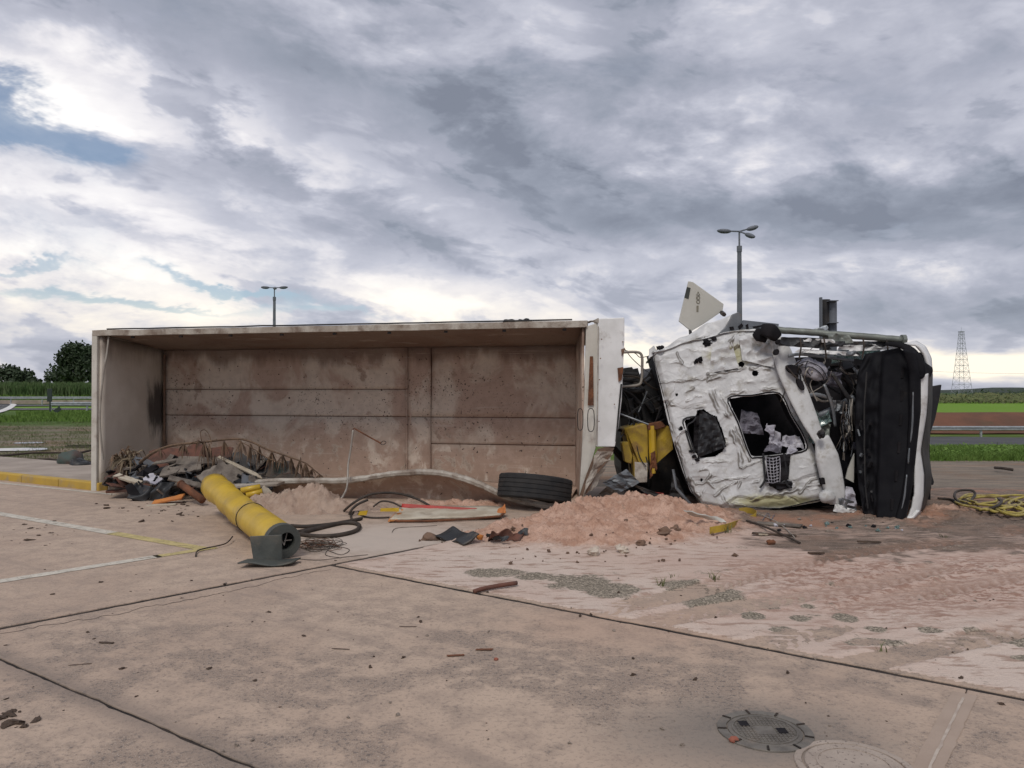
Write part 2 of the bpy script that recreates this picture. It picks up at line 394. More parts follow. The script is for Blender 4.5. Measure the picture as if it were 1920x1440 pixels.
def end_mat():
    m = bpy.data.materials.new('bed_end'); m.use_nodes = True; k = NT(m.node_tree)
    out = k.n('ShaderNodeOutputMaterial'); b = k.n('ShaderNodeBsdfPrincipled'); k.t.links.new(b.outputs[0], out.inputs[0])
    v = k.n('ShaderNodeNewGeometry').outputs['Position']
    n1 = k.noise(v, 1.4, 5, .6); n2 = k.noise(k.vm('MULTIPLY', v, (9, 9, 1.4)), 1., 7, .72)
    col = k.mix(k.step(n1, .35, .65), (.53,.47,.395), (.62,.56,.485))
    s_ = P(292, 765, 13.35); rel = k.vm('MULTIPLY', k.vm('SUBTRACT', v, tuple(s_)), (2.2, 2.9, 1.5))
    sm = k.step(k.m('ADD', k.vm('LENGTH', rel, None, 1), k.m('MULTIPLY', k.m('SUBTRACT', n2, .5), 1.5)), .92, .36)
    col = k.mix(k.m('MULTIPLY', sm, .9), col, (.028,.022,.02))
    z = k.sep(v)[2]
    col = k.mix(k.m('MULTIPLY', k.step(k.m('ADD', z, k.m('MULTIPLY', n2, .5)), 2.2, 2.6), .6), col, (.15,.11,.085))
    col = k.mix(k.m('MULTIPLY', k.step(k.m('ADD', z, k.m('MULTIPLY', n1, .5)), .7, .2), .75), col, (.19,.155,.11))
    k.put(b.inputs['Base Color'], col); b.inputs['Roughness'].default_value = .7
    bn = k.n('ShaderNodeBump'); bn.inputs['Strength'].default_value = .15; bn.inputs['Distance'].default_value = .02
    k.put(bn.inputs['Height'], k.noise(v, 20, 4, .6)); k.t.links.new(bn.outputs[0], b.inputs['Normal'])
    MATS['bed_end'] = m
end_mat()

# ------------------------------------------------------------------ terrain to the horizon
def terr(x, y):
    zr = -.045
    zr -= 1.55*smoothstep(20, 37, y)
    zr += 1.35*smoothstep(58, 60.5, y)
    zl = -.045+.25*smoothstep(24, 60, y)*0+1.2*smoothstep(104, 112, y)
    zl -= .0
    k_ = smoothstep(-6, 6, x)
    z = zl*(1-k_)+zr*k_
    far = smoothstep(300, 900, y)
    z -= .03*smoothstep(13.5, 12.5, y)
    return z*(1-far)+(-.8)*far+.05*fbm(x, y, 0, .15, 3)*smoothstep(18, 26, y)
def axis(lo, hi, near, k_):
    out = []; n = 60
    for i in range(-n, n+1): 
        t_ = i/n; v = math.copysign((math.exp(k_*abs(t_))-1)/(math.exp(k_)-1), t_)
        out.append(v*(hi if v > 0 else -lo))
    return out
xs = axis(-6000, 6000, 1, 7.5); ysg = [-60, -30, -15, -6, 0, 4, 8, 12]+[12+i*1.0 for i in range(1, 60)]+[72+i*3 for i in range(20)]+[140*1.12**i for i in range(35)]
mb = MB(); nx = len(xs)
mb.v = [Vector((x, y, terr(x, y))) for y in ysg for x in xs]
mb.f = [(j*nx+i, j*nx+i+1, (j+1)*nx+i+1, (j+1)*nx+i) for j in range(len(ysg)-1) for i in range(nx-1)]
def ground_mat():
    m = bpy.data.materials.new('ground'); m.use_nodes = True; k = NT(m.node_tree)
    out = k.n('ShaderNodeOutputMaterial'); b = k.n('ShaderNodeBsdfPrincipled'); k.t.links.new(b.outputs[0], out.inputs[0])
    v = k.n('ShaderNodeNewGeometry').outputs['Position']; x, y, z = k.sep(v)
    st = k.vm('MULTIPLY', v, (.45, 1., 1.))
    n1 = k.noise(st, .55, 6, .65); n2 = k.noise(st, 2.6, 6, .68); n3 = k.noise(v, 22, 4, .6)
    dirt = k.mix(k.step(n2, .35, .65), (.235,.195,.155), (.165,.14,.115))
    dirt = k.mix(k.step(n1, .52, .66), dirt, (.21,.135,.09))
    dirt = k.mix(k.step(k.noise(k.vm('MULTIPLY', v, (.35, 2.6, 1.)), 1.1, 6, .7), .50, .62, 0, .8), dirt, (.30,.225,.17))
    dirt = k.mix(k.step(n3, .55, .7, 0, .5), dirt, (.11,.095,.08))
    green = k.mix(k.step(n1, .4, .6), (.085,.13,.028), (.12,.155,.04))
    olive = k.mix(k.step(n2, .4, .6), (.15,.14,.085), (.10,.115,.05))
    yw = k.m('ADD', y, k.m('MULTIPLY', k.m('SUBTRACT', n2, .5), 1.2))
    r_ = k.mix(k.step(yw, 17.6, 18.3), dirt, green)
    gl = k.m('ADD', k.step(yw, 30, 42), k.m('MULTIPLY', k.m('SUBTRACT', n2, .5), 1.1))
    l_ = k.mix(k.step(k.m('ADD', n1, k.m('MULTIPLY', k.m('SUBTRACT', n2, .5), .6)), .40, .62), olive, dirt)
    l_ = k.mix(k.step(gl, .35, .75), l_, (.075,.125,.03))
    col = k.mix(k.step(x, -4, 3), l_, r_)
    col = k.mix(k.step(y, 62, 66), col, k.mix(k.step(n1, .35, .65), (.13,.245,.025), (.16,.26,.04)))
    col = k.mix(k.step(y, 150, 300), col, (.045,.075,.026))
    k.put(b.inputs['Base Color'], col); b.inputs['Roughness'].default_value = .95; b.inputs['Specular IOR Level'].default_value = .12
    bn = k.n('ShaderNodeBump'); bn.inputs['Strength'].default_value = .6; bn.inputs['Distance'].default_value = .05
    k.put(bn.inputs['Height'], k.m('ADD', n3, n2)); k.t.links.new(bn.outputs[0], b.inputs['Normal'])
    MATS['ground'] = m
ground_mat()
tag(mb.build('ground', 'ground', origin=(0, 0, 0), smooth=True), kind='structure')
# far hills
mb = MB(); nseg = 160
for i in range(nseg+1):
    x = -5000+10000*i/nseg
    hgt = 10+7*fbm(x, 3.1, 0, .0011, 4)+4*fbm(x, 1.7, 4, .004, 3)+5*smoothstep(500, 1700, x)
    mb.v += [Vector((x, 2100, -3)), Vector((x, 2250, hgt*.8)), Vector((x, 2500, hgt)), Vector((x, 2900, -5))]
for i in range(nseg):
    for j in range(3): a = i*4+j; mb.f.append((a, a+4, a+5, a+1))
tag(mb.build('hills', 'leaf_far', origin=(0, 2400, -3), smooth=True), kind='structure')

# ------------------------------------------------------------------ concrete yard of slabs
T = Vector((.814, -.581)); Nn = Vector((.581, .814))
def ln(p, q_):  # half-plane through two ground points: (point, normal)
    d = (q_-p).normalized(); return (p, Vector((-d.y, d.x)))
def clip(poly, p, n_, keep):
    out = []
    for i in range(len(poly)):
        a, b = poly[i], poly[(i+1) % len(poly)]
        da, db = (a-p).dot(n_)*keep, (b-p).dot(n_)*keep
        if da >= 0: out.append(a)
        if da*db < 0: out.append(a+(b-a)*(da/(da-db)))
    return out
g2 = lambda px, py: Vector(G(px, py)[:2])
L1 = ln(g2(0, 1178), g2(640, 1055)); L2 = ln(g2(615, 1058), g2(1920, 1310)); L3 = ln(g2(0, 1235), g2(480, 1440)); L4 = ln(g2(1740, 1440), g2(1810, 1298))
K0, K1 = g2(0, 900), g2(178, 920); KL = ln(K0, K1)
big_poly = [Vector((-16, -5)), Vector((11, -5)), Vector((11, 10.6)), Vector((4, 10.9)), Vector((2.5, 12.6)), Vector((-5.2, 12.6)), Vector(K1), Vector(K0+(K0-K1)*2.5)]
yard = tag(MB().prism([Vector((p.x, p.y, -.065)) for p in big_poly], (0, 0, .056)).build('concrete_yard', 'joint', origin=(0, 0, -.065), recalc=True), kind='structure')
def slab_mat():
    m = bpy.data.materials.new('slab'); m.use_nodes = True; k = NT(m.node_tree)
    out = k.n('ShaderNodeOutputMaterial'); b = k.n('ShaderNodeBsdfPrincipled'); k.t.links.new(b.outputs[0], out.inputs[0])
    v = k.n('ShaderNodeNewGeometry').outputs['Position']; rnd = k.n('ShaderNodeObjectInfo').outputs['Random']
    n0 = k.noise(v, .35, 4, .6, .5); n1 = k.noise(k.vm('ADD', v, (9, 4, 0)), .95, 6, .62, .8); n2 = k.noise(v, 5, 6, .7); n3 = k.noise(v, 42, 4, .7); n4 = k.noise(v, 150, 2, .6)
    col = k.mix(k.step(n0, .35, .65), (.395,.288,.215), (.475,.36,.272))
    col = k.mix(k.step(n2, .38, .66, 0, .8), col, (.315,.238,.185))
    # worn bands where the fines have washed off and the aggregate shows
    worn = k.step(k.m('ADD', n1, k.m('MULTIPLY', k.m('SUBTRACT', n2, .5), .55)), .45, .62)
    sx, sy, sz = k.sep(v); worn = k.m('MULTIPLY', worn, k.step(k.m('ADD', sy, k.m('MULTIPLY', sx, -.05)), 6.2, 4.6))
    col = k.mix(k.m('MULTIPLY', worn, .62), col, (.235,.178,.138))
    grit = k.m('MULTIPLY', k.step(n3, .53, .60), k.m('ADD', .34, k.m('MULTIPLY', worn, .6)))
    col = k.mix(grit, col, (.135,.108,.092))
    gl = k.m('MULTIPLY', k.step(n4, .58, .66), k.m('ADD', .22, k.m('MULTIPLY', worn, .55)))
    col = k.mix(gl, col, (.50,.43,.37))
    pit = k.step(k.vor(v, 13.), .13, .05, 0, .7); col = k.mix(k.m('MULTIPLY', pit, k.step(n1, .40, .55)), col, (.12,.09,.072))
    rt = k.n('ShaderNodeVectorRotate', rotation_type='Z_AXIS'); k.put(rt.inputs['Vector'], v); rt.inputs['Angle'].default_value = R(35)
    sk = k.step(k.noise(k.vm('MULTIPLY', rt.outputs[0], (.22, 2.4, 1.)), 1.5, 6, .7), .54, .66); col = k.mix(k.m('MULTIPLY', sk, .38), col, (.24,.185,.15))
    # oily stain round the manhole
    g = G(1400, 1375); rel = k.vm('MULTIPLY', k.vm('SUBTRACT', v, tuple(g)), (.95, 1.55, 0))
    st = k.step(k.m('ADD', k.vm('LENGTH', rel, None, 1), k.m('MULTIPLY', k.m('SUBTRACT', n2, .5), .9)), .85, .15)
    col = k.mix(k.m('MULTIPLY', st, .72), col, (.15,.135,.118))
    # sand blown in from the spill
    g = G(1180, 1170); rel = k.vm('MULTIPLY', k.vm('SUBTRACT', v, tuple(g)), (.8, 1.1, 0))
    st = k.step(k.m('ADD', k.vm('LENGTH', rel, None, 1), k.m('MULTIPLY', k.m('SUBTRACT', n2, .5), 1.2)), .95, .2)
    col = k.mix(k.m('MULTIPLY', st, .5), col, (.44,.30,.22))
    g = G(720, 1010); rel = k.vm('MULTIPLY', k.vm('SUBTRACT', v, tuple(g)), (.75, .75, 0))
    st = k.step(k.m('ADD', k.vm('LENGTH', rel, None, 1), k.m('MULTIPLY', k.m('SUBTRACT', n2, .5), .9)), 1.0, .3)
    col = k.mix(k.m('MULTIPLY', st, .8), col, (.49,.42,.36))
    # damp edge along the lower left joint
    dl = k.m('ABSOLUTE', k.vm('DOT_PRODUCT', k.vm('SUBTRACT', v, (*L3[0], 0)), (*L3[1], 0), 1))
    col = k.mix(k.m('MULTIPLY', k.step(k.m('ADD', dl, k.m('MULTIPLY', k.m('SUBTRACT', n2, .5), .14)), .16, .0), k.step(k.vm('DOT_PRODUCT', k.vm('SUBTRACT', v, (*L1[0], 0)), (*L1[1], 0), 1), .0, -.1, 0, .6)), col, (.17,.135,.112))
    dk = k.step(k.noise(k.vm('MULTIPLY', v, (1, 1.6, 1)), 9, 4, .6), .70, .745)
    col = k.mix(k.m('MULTIPLY', dk, .55), col, (.20,.145,.115))
    k.put(b.inputs['Base Color'], col)
    k.put(b.inputs['Roughness'], k.m('ADD', .70, k.m('MULTIPLY', n2, .25)))
    bn = k.n('ShaderNodeBump'); bn.inputs['Strength'].default_value = .55; bn.inputs['Distance'].default_value = .012
    k.put(bn.inputs['Height'], k.m('ADD', k.m('MULTIPLY', n3, k.m('ADD', .35, worn)), n2)); k.t.links.new(bn.outputs[0], b.inputs['Normal'])
    MATS['slab'] = m
slab_mat()
def slab(cuts):
    poly = list(big_poly)
    for (p, n_), keep, gap in cuts: poly = clip(poly, p+n_*keep*gap, n_, keep)
    # ragged arrises: split the edges and jitter them a little
    out = []
    for i in range(len(poly)):
        a, b = poly[i], poly[(i+1) % len(poly)]; nseg_ = max(1, int((b-a).length/.06))
        d = (b-a); nn_ = Vector((-d.y, d.x)).normalized()
        for j in range(nseg_):
            p = a+d*(j/nseg_)
            if nn_.y < 0: nn_ = -nn_
            if j: p = p+nn_*(.010*nz(p.x, p.y, 1, 5)+.009*nz(p.x, p.y, 5, 17))
            out.append(p)
    return MB().prism([Vector((p.x, p.y, -.052)) for p in out], (0, 0, .052)).build('slab', 'slab', yard, bevel=.006, recalc=True)
gj = .011
slab([(L1, 1, .033)])                                        # left of the long joint
slab([(L1, -1, .033), (L2, -1, .027), (L3, 1, .010), (L4, 1, .002)])
slab([(L1, -1, .033), (L2, -1, .027), (L3, 1, .010), (L4, -1, .002)])
slab([(L1, -1, .033), (L3, -1, .010)])
slab([(L1, -1, .033), (L2, 1, .027)])                        # the sandy one
mat('mortar', (.37,.285,.225), (.335,.255,.20), 3, .85, bump=.15, wpos=True)
mat('mortar_light', (.47,.40,.335), (.36,.29,.24), 9, .85, bump=.2, wpos=True)
def strip(a, b, wdt, z, m, jag):
    a, b = G(*a, z), G(*b, z); d = (b-a).normalized(); s_ = Vector((-d.y, d.x, 0))*wdt/2; q_ = MB(); n_ = 30
    for i in range(n_+1):
        p = a+(b-a)*(i/n_); q_.v += [p+s_*(1+jag*nz(i*.8, 3)), p-s_*(1+jag*nz(i*.8, 9))]
    q_.f = [(2*i, 2*i+1, 2*i+3, 2*i+2) for i in range(n_)]; q_.build('mortar_strip', m, yard)
strip((1660, 1600), (1809, 1300), .11, .003, 'mortar', .15); strip((1665, 1600), (1806, 1308), .012, .005, 'mortar_light', 1.2)
# hairline crack beside the long joint
pts = []
for i in range(60):
    t_ = i/59; px = 0+620*t_; py = 1188-(1188-1066)*t_+6*nz(px*.02, 3)+3*nz(px*.07, 8)+ (6*math.sin(t_*math.pi))
    pts.append(G(px, py, .001))
mb = MB()
for i, p in enumerate(pts):
    wv = .004+.005*abs(nz(i*.4, 2)); mb.v += [p+Vector((-wv*.6, wv*.8, 0)), p+Vector((wv*.6, -wv*.8, 0))]
mb.f = [(2*i, 2*i+1, 2*i+3, 2*i+2) for i in range(len(pts)-1)]
mb.build('crack', 'joint', yard)
# painted bay lines, worn
def worn_paint(name, c):
    m = bpy.data.materials.new(name); m.use_nodes = True; k = NT(m.node_tree)
    out = k.n('ShaderNodeOutputMaterial'); b = k.n('ShaderNodeBsdfPrincipled')
    v = k.n('ShaderNodeNewGeometry').outputs['Position']
    n_ = k.noise(v, 7, 7, .7)
    tr = k.n('ShaderNodeBsdfTransparent'); mx = k.n('ShaderNodeMixShader')
    k.put(b.inputs['Base Color'], k.mix(k.step(n_, .3, .7), c, tuple(x*.7 for x in c))); b.inputs['Roughness'].default_value = .8
    k.put(mx.inputs[0], k.step(n_, .40, .56, .95, .35)); k.t.links.new(b.outputs[0], mx.inputs[1]); k.t.links.new(tr.outputs[0], mx.inputs[2])
    k.put(mx.inputs[0], k.step(k.noise(v, 9, 7, .72), .50, .70, .04, .75))
    k.t.links.new(mx.outputs[0], out.inputs[0]); MATS[name] = m
worn_paint('line_white', (.62,.57,.48)); worn_paint('line_yellow', (.55,.45,.20))
def stripe(a, b, wdt, m, name='painted_line'):
    a, b = G(*a, .004), G(*b, .004); d = (b-a).normalized(); s_ = Vector((-d.y, d.x, 0))*wdt/2; mb = MB()
    n_ = 24
    for i in range(n_+1):
        p = a+(b-a)*(i/n_); j1, j2 = .006*nz(i*.9, 1), .006*nz(i*.9, 7)
        mb.v += [p+s_*(1+j1*20), p-s_*(1+j2*20)]
    mb.f = [(2*i, 2*i+1, 2*i+3, 2*i+2) for i in range(n_)]
    mb.build(name, m, yard)
stripe((-420, 891), (215, 1000), .14, 'line_white'); stripe((210, 999), (378, 1028), .14, 'line_yellow')
stripe((-420, 1156), (300, 1042), .13, 'line_white'); stripe((290, 1043.5), (405, 1026), .12, 'line_yellow')
stripe((-40, 901), (215, 927), .09, 'line_white')

# kerb with yellow face and the pavement behind it
kd = (K1-K0).normalized(); kn = Vector((-kd.y, kd.x));  kn = kn if kn.y > 0 else -kn
ks = K0-kd*5; ke = K1+kd*.1; length = (ke-ks).length; nk = 7
pav = None
pa = [ks+kn*.165, ke+kn*.165, Vector((ke.x+.6, ke.y+1.5))+kd*.2, ke+kn*1.95-kd*.6, ke+kn*1.8-kd*1.8, ke+kn*2.0-kd*3.0, ks+kn*1.9]
pav = tag(MB().prism([Vector((p.x, p.y, -.05)) for p in pa], (0, 0, .155)).build('pavement', 'sidewalk', recalc=True), kind='structure')
kerb = empty('kerb', (ks.x, ks.y, 0)); tag(kerb, 'concrete kerb with worn yellow face left of the overturned truck', 'kerb')
for i in range(nk):
    a = ks+kd*(length*i/nk+.008); b = ks+kd*(length*(i+1)/nk-.008)
    MB().prism([Vector((a.x, a.y, -.04)), Vector((b.x, b.y, -.04)), Vector((b.x+kn.x*.16, b.y+kn.y*.16, -.04)), Vector((a.x+kn.x*.16, a.y+kn.y*.16, -.04))], (0, 0, .165)).build('kerb_stone', 'kerb_yellow', kerb, bevel=.02, recalc=True)

# ------------------------------------------------------------------ spilled sand over the right-hand slab
PATCH = [(1085,1093,70,16),(1150,1108,60,16),(1320,1118,85,26),(1290,1100,50,12),(1370,1128,40,14),(1442,1140,22,7),(1585,1161,26,9),(1415,1157,25,7),(1498,1160,20,7),(1470,1183,28,10),(1556,1182,22,7),(1641,1181,22,7),(1742,1185,22,7),(1832,1188,26,8),(1828,1210,36,12),(1912,1208,40,15),(1270,1166,32,5),(1515,1140,18,4),(1915,1235,24,8),(930,1075,60,10),(1640,1205,60,9),(1000,1083,40,8),(1205,1128,40,9)]
PG = []
for px, py, rx, ry in PATCH:
    c = G(px, py); k_ = c.y/FPX; dy = (G(px, py-ry).y-G(px, py+ry).y)/2
    PG.append((c.x, c.y, rx*k_, dy))
LUMPS = [(1.25, 9.25, .165, .85, .7),(.4, 8.8, .105, .8, .55),(0., 8.1, .05, .7, .4),(.7, 7.8, .045, .7, .4),(1.4, 8.0, .05, .8, .45),(2.2, 8.6, .04, .7, .4),(1.9, 9.0, .08, .6, .5),(2.2, 9.5, .07, .7, .5),(-.35, 8.35, .06, .55, .35),(.9, 8.2, .06, .7, .4),(1.6, 10.0, .12, .5, .5),(.7, 8.7, .07, .3, .25),(1.0, 9.1, .07, .3, .22),(1.55, 8.85, .06, .25, .2),
         (-2.72, 10.15, .27, .55, .36),(-2.1, 10.1, .12, .8, .3),(-3.4, 10.5, .18, .6, .4),(-1.2, 10.7, .10, 1.2, .3),(-.2, 10.5, .05, .7, .3), (4.6, 9.3, .05, .9, .7),(5.6, 9.6, .07, .8, .5)]
TR0, TR1 = g2(1560, 1170), g2(1905, 1085)
def sandh(x, y):
    b_ = (Vector((x, y))-L2[0]).dot(L2[1]); a_ = (Vector((x, y))-L1[0]).dot(L1[1])
    n1 = fbm(x, y, 0, .8, 4); n2 = fbm(x, y, 3, 4.2, 4); n3 = fbm(x, y, 6, 17, 3)
    h = .006+.006*n1
    if b_ < .055 or a_ > -.05: h = -.075         # only the heaps cross the joints
    else: h += .012*smoothstep(.3, 3., b_)
    pile = 0
    for cx, cy, hh, sx, sy in LUMPS:
        e = ((x-cx)/sx)**2+((y-cy)/sy)**2
        if e < 8: pile = max(pile, 0)+hh*math.exp(-e*1.1)
    wx, wy = x+.1*n2, y+.1*n1
    h += pile*(1+.34*n2+.12*n3)+(.016*n2+.024*n3)*smoothstep(0, .06, pile)
    if pile > .02:
        for sc_, am_ in ((5.5, .10), (13, .05)):
            dd, _p = noise.voronoi(Vector((x*sc_+n2, y*sc_+n1, 0)))
            h += max(0, .45-dd[0])*am_*smoothstep(.02, .12, pile)*(1 if noise.cell(_p[0]*5.1) > 0 else .2)
    rough = smoothstep(1.5, 3.5, b_)*smoothstep(.5, 2., x)
    h += (.007*n2+.004*n3)*rough+.012*smoothstep(.8, 1.6, b_)*smoothstep(.8, 1.6, x) if b_ > .055 else 0
    grav = 0
    for cx, cy, rx, ry in PG:
        e = ((x-cx)/rx)**2+((y-cy)/ry)**2
        if e < 2.5: grav = max(grav, 1.25-e)
    grav = max(0, grav+.5*n2)
    if b_ > .055 and a_ < -.05: h -= .004*min(1, grav)
    # tyre tracks with lugs
    trk = 0; tin = 0
    for off, wd in ((0, .17), (.55, .15), (-.62, .13), (1.15, .16)):
        d = TR1-TR0; dl = d.length; d = d/dl; r_ = Vector((x, y))-TR0; s_ = r_.dot(d); t_ = r_.dot(Vector((-d.y, d.x)))-off-.10*math.sin(s_*1.3+off*5)
        if abs(t_) < wd and -1.2 < s_ < dl+2.5:
            ed = smoothstep(wd, wd*.75, abs(t_))*smoothstep(-.3, .2, fbm(x, y, off, .9, 2)+.15)
            lug = 1 if math.sin((s_+abs(t_)*1.2)*2*math.pi/.12) > .1 else 0
            tin = max(tin, ed); h -= ed*(.006+.018*lug); trk = max(trk, ed*(.35+.65*lug))
        elif abs(t_) < wd+.06 and -1.2 < s_ < dl+2.5: h += .008*smoothstep(-.3, .2, fbm(x, y, off, .9, 2)+.15)
    rz = smoothstep(1.3, 2.4, x+.5*n1)*smoothstep(5.0, 5.6, y+.35*n1)*smoothstep(7.4, 6.7, y+.35*n1)
    rz *= 1-.75*min(1, tin)
    if rz > 0: h += rz*(.010*n2+.012*n3)
    fade = smoothstep(12.9, 12.0, y+.4*n1)*smoothstep(-4.7, -4.2, x)*smoothstep(10.8, 10.0, x)
    h = h*fade-.06*(1-fade)
    mud = smoothstep(6.8, 7.7, y+.45*n2+.3*n1)*smoothstep(1.9, 3.0, x+.3*n1)*(1-smoothstep(.03, .12, pile))
    mud *= .55+.45*smoothstep(-.3, .4, n1)
    return h, min(1, grav), mud, min(1, pile*11), trk, rz
x0, x1, y0, y1, rs = -4.7, 10.2, 3.5, 13.0, .026
nxs, nys = int((x1-x0)/rs), int((y1-y0)/rs)
mb = MB(); A = {'gravel': [], 'mud': [], 'pile': [], 'track': [], 'rough': []}; keepv = []
for j in range(nys+1):
    y = y0+(y1-y0)*j/nys
    for i in range(nxs+1):
        x = x0+(x1-x0)*i/nxs
        vis = x < y*.80+2.2 and x > -y*.72-.8
        h, g_, m_, p_, t_, z_ = sandh(x, y) if vis else (-.06, 0, 0, 0, 0, 0)
        mb.v.append(Vector((x, y, h))); keepv.append(h > -.03)
        A['gravel'].append(g_); A['mud'].append(m_); A['pile'].append(p_); A['track'].append(t_); A['rough'].append(z_)
for j in range(nys):
    for i in range(nxs):
        a = j*(nxs+1)+i; q4 = (a, a+1, a+nxs+2, a+nxs+1)
        if any(mb.v[t].z > (.0 if mb.v[a].y < 10.5 else -.05) for t in q4): mb.f.append(q4)
used = sorted({i for f in mb.f for i in f}); rem = {o_: n_ for n_, o_ in enumerate(used)}
mb.v = [mb.v[i] for i in used]; mb.f = [tuple(rem[i] for i in f) for f in mb.f]; mb.attr = {k_: [v_[i] for i in used] for k_, v_ in A.items()}
def sand_mat():
    m = bpy.data.materials.new('sand'); m.use_nodes = True; k = NT(m.node_tree)
    out = k.n('ShaderNodeOutputMaterial'); b = k.n('ShaderNodeBsdfPrincipled'); k.t.links.new(b.outputs[0], out.inputs[0])
    v = k.n('ShaderNodeNewGeometry').outputs['Position']
    at = lambda n_: k.n('ShaderNodeAttribute', attribute_name=n_).outputs['Fac']
    n1 = k.noise(v, .8, 5, .6); n2 = k.noise(v, 5, 6, .68); n3 = k.noise(v, 60, 3, .65); st = k.noise(k.vm('MULTIPLY', v, (1.2, 4., 1.)), 3, 6, .68)
    col = k.mix(k.step(n1, .4, .6), (.57,.465,.395), (.54,.42,.35))
    col = k.mix(k.step(st, .50, .62, 0, .85), col, (.33,.225,.175))
    sx, sy, sz = k.sep(v)
    red = k.m('MULTIPLY', k.step(k.m('ADD', sx, k.m('MULTIPLY', k.m('SUBTRACT', n1, .5), 2.5)), .9, 2.2), k.step(k.m('ADD', sy, k.m('MULTIPLY', k.m('SUBTRACT', n2, .5), 2)), 4.8, 5.8))
    col = k.mix(k.m('MULTIPLY', red, .5), col, (.47,.325,.265))
    rz = k.m('MULTIPLY', at('rough'), k.step(k.noise(k.vm('MULTIPLY', v, (1., 2.2, 1.)), 9, 6, .72), .47, .56))
    col = k.mix(k.m('MULTIPLY', rz, .85), col, (.27,.155,.112))
    pile = k.mix(k.step(n2, .38, .64), (.53,.35,.265), (.38,.225,.158))
    pile = k.mix(k.step(n3, .54, .62, 0, .5), pile, (.27,.14,.092))
    left = k.step(sx, -.9, -1.5)
    pile = k.mix(left, pile, k.mix(k.step(n2, .4, .6), (.40,.30,.235), (.33,.235,.18)))
    col = k.mix(k.step(k.m('ADD', at('pile'), k.m('MULTIPLY', k.m('SUBTRACT', n2, .5), .8)), .15, .65), col, pile)
    mud = k.mix(k.step(st, .42, .60), (.185,.132,.10), (.105,.083,.067))
    mud = k.mix(k.m('MULTIPLY', k.step(n1, .50, .62), k.step(sy, 7.8, 8.6)), mud, (.29,.155,.10))
    mud = k.mix(k.step(n3, .60, .64, 0, .7), mud, (.38,.33,.28))
    col = k.mix(k.m('MULTIPLY', k.step(k.m('ADD', at('mud'), k.m('MULTIPLY', k.m('SUBTRACT', st, .5), .9)), .2, .7), .9), col, mud)
    gr = k.mix(k.step(n3, .44, .56), (.125,.105,.08), (.40,.34,.27))
    gr = k.mix(k.step(k.noise(v, 26, 3, .6), .45, .55, 0, .55), gr, (.20,.175,.135))
    col = k.mix(k.step(k.m('ADD', at('gravel'), k.m('MULTIPLY', k.m('SUBTRACT', k.noise(v, 20, 4, .7), .5), 1.5)), .30, .65), col, gr)
    col = k.mix(k.m('MULTIPLY', at('track'), .7), col, (.27,.165,.12))
    col = k.mix(k.step(n3, .62, .68, 0, .22), col, (.2,.13,.10))
    k.put(b.inputs['Base Color'], col); b.inputs['Roughness'].default_value = .95; b.inputs['Specular IOR Level'].default_value = .15
    bn = k.n('ShaderNodeBump'); bn.inputs['Strength'].default_value = .8; bn.inputs['Distance'].default_value = .015
    k.put(bn.inputs['Height'], k.m('ADD', n3, k.m('MULTIPLY', n2, 1.2))); k.t.links.new(bn.outputs[0], b.inputs['Normal'])
    MATS['sand'] = m
sand_mat()
tag(mb.build('sand', 'sand', origin=(0, 0, 0), smooth=True), 'reddish sand spilled in a heap and tracked over the concrete', 'sand', kind='stuff')
def gz(x, y):  # height of what lies on the yard at a point
    return max(0., sandh(x, y)[0]) if y < 13 else terr(x, y)
# ------------------------------------------------------------------ distant things
rng = random.Random(7)
# roads
def road(pts, name, m, dzz=.03):
    mb = MB(); n_ = len(pts)
    for (x0_, y0_), (x1_, y1_) in pts: mb.v += [Vector((x0_, y0_, terr(x0_, y0_)+dzz)), Vector((x1_, y1_, terr(x1_, y1_)+dzz))]
    mb.f = [(2*i, 2*i+1, 2*i+3, 2*i+2) for i in range(n_-1)]
    return tag(mb.build(name, m), kind='structure')
road([((x, 40), (x, 52)) for x in range(6, 140, 4)], 'road', 'asphalt', .09)
mb = MB()
for x in range(8, 140, 2):
    for yy, zz in ((56.8, -1.55), (57.4, -1.2), (59., -.45), (60.4, -.08)): mb.v.append(Vector((x, yy+.3*nz(x, yy, 0, .4), zz+.06*nz(x, yy, 2, .9)+.05)))
nn = 4; cnt = len(mb.v)//nn
mb.f = [(i*nn+j, (i+1)*nn+j, (i+1)*nn+j+1, i*nn+j+1) for i in range(cnt-1) for j in range(nn-1)]
tag(mb.build('earth_bank', 'red_earth', smooth=True), kind='structure')
road([((-80-x*.0+i*2, 66+.0*i), (-80+i*2, 73)) for i in range(0, 36) for x in (0,)], 'road', 'asphalt', .06)
road([((-80+i*2, 84), (-80+i*2, 96)) for i in range(0, 36)], 'road', 'asphalt', .06)
# slip road that curves in at far left, with white edge lines
arc = [tuple(p[:2]) for p in catmull([Vector((*G(x_, y_, -.02)[:2], 0)) for x_, y_ in [(-60,781),(-20,777),(4,771),(16,766),(23,761.5),(25,759),(18,757)]], 6)]
road([((x_-14, y_), (x_, y_)) for x_, y_ in arc], 'road', 'asphalt', .035)
mb = MB()
for (xa, ya), (xb, yb) in zip(arc, arc[1:]):
    mb.add([(xa-.3, ya-.1, .03), (xa+.3, ya+.1, .03), (xb+.3, yb+.1, .03), (xb-.3, yb-.1, .03)], [(0,1,2,3)])
for y_, w_ in ((67, .25), (72.2, .25), (85, .3)): mb.add([(-75, y_, .05), (-12, y_, .05), (-12, y_+w_, .05), (-75, y_+w_, .05)], [(0,1,2,3)])
tag(mb.build('road_marking', 'road_paint'), kind='structure')
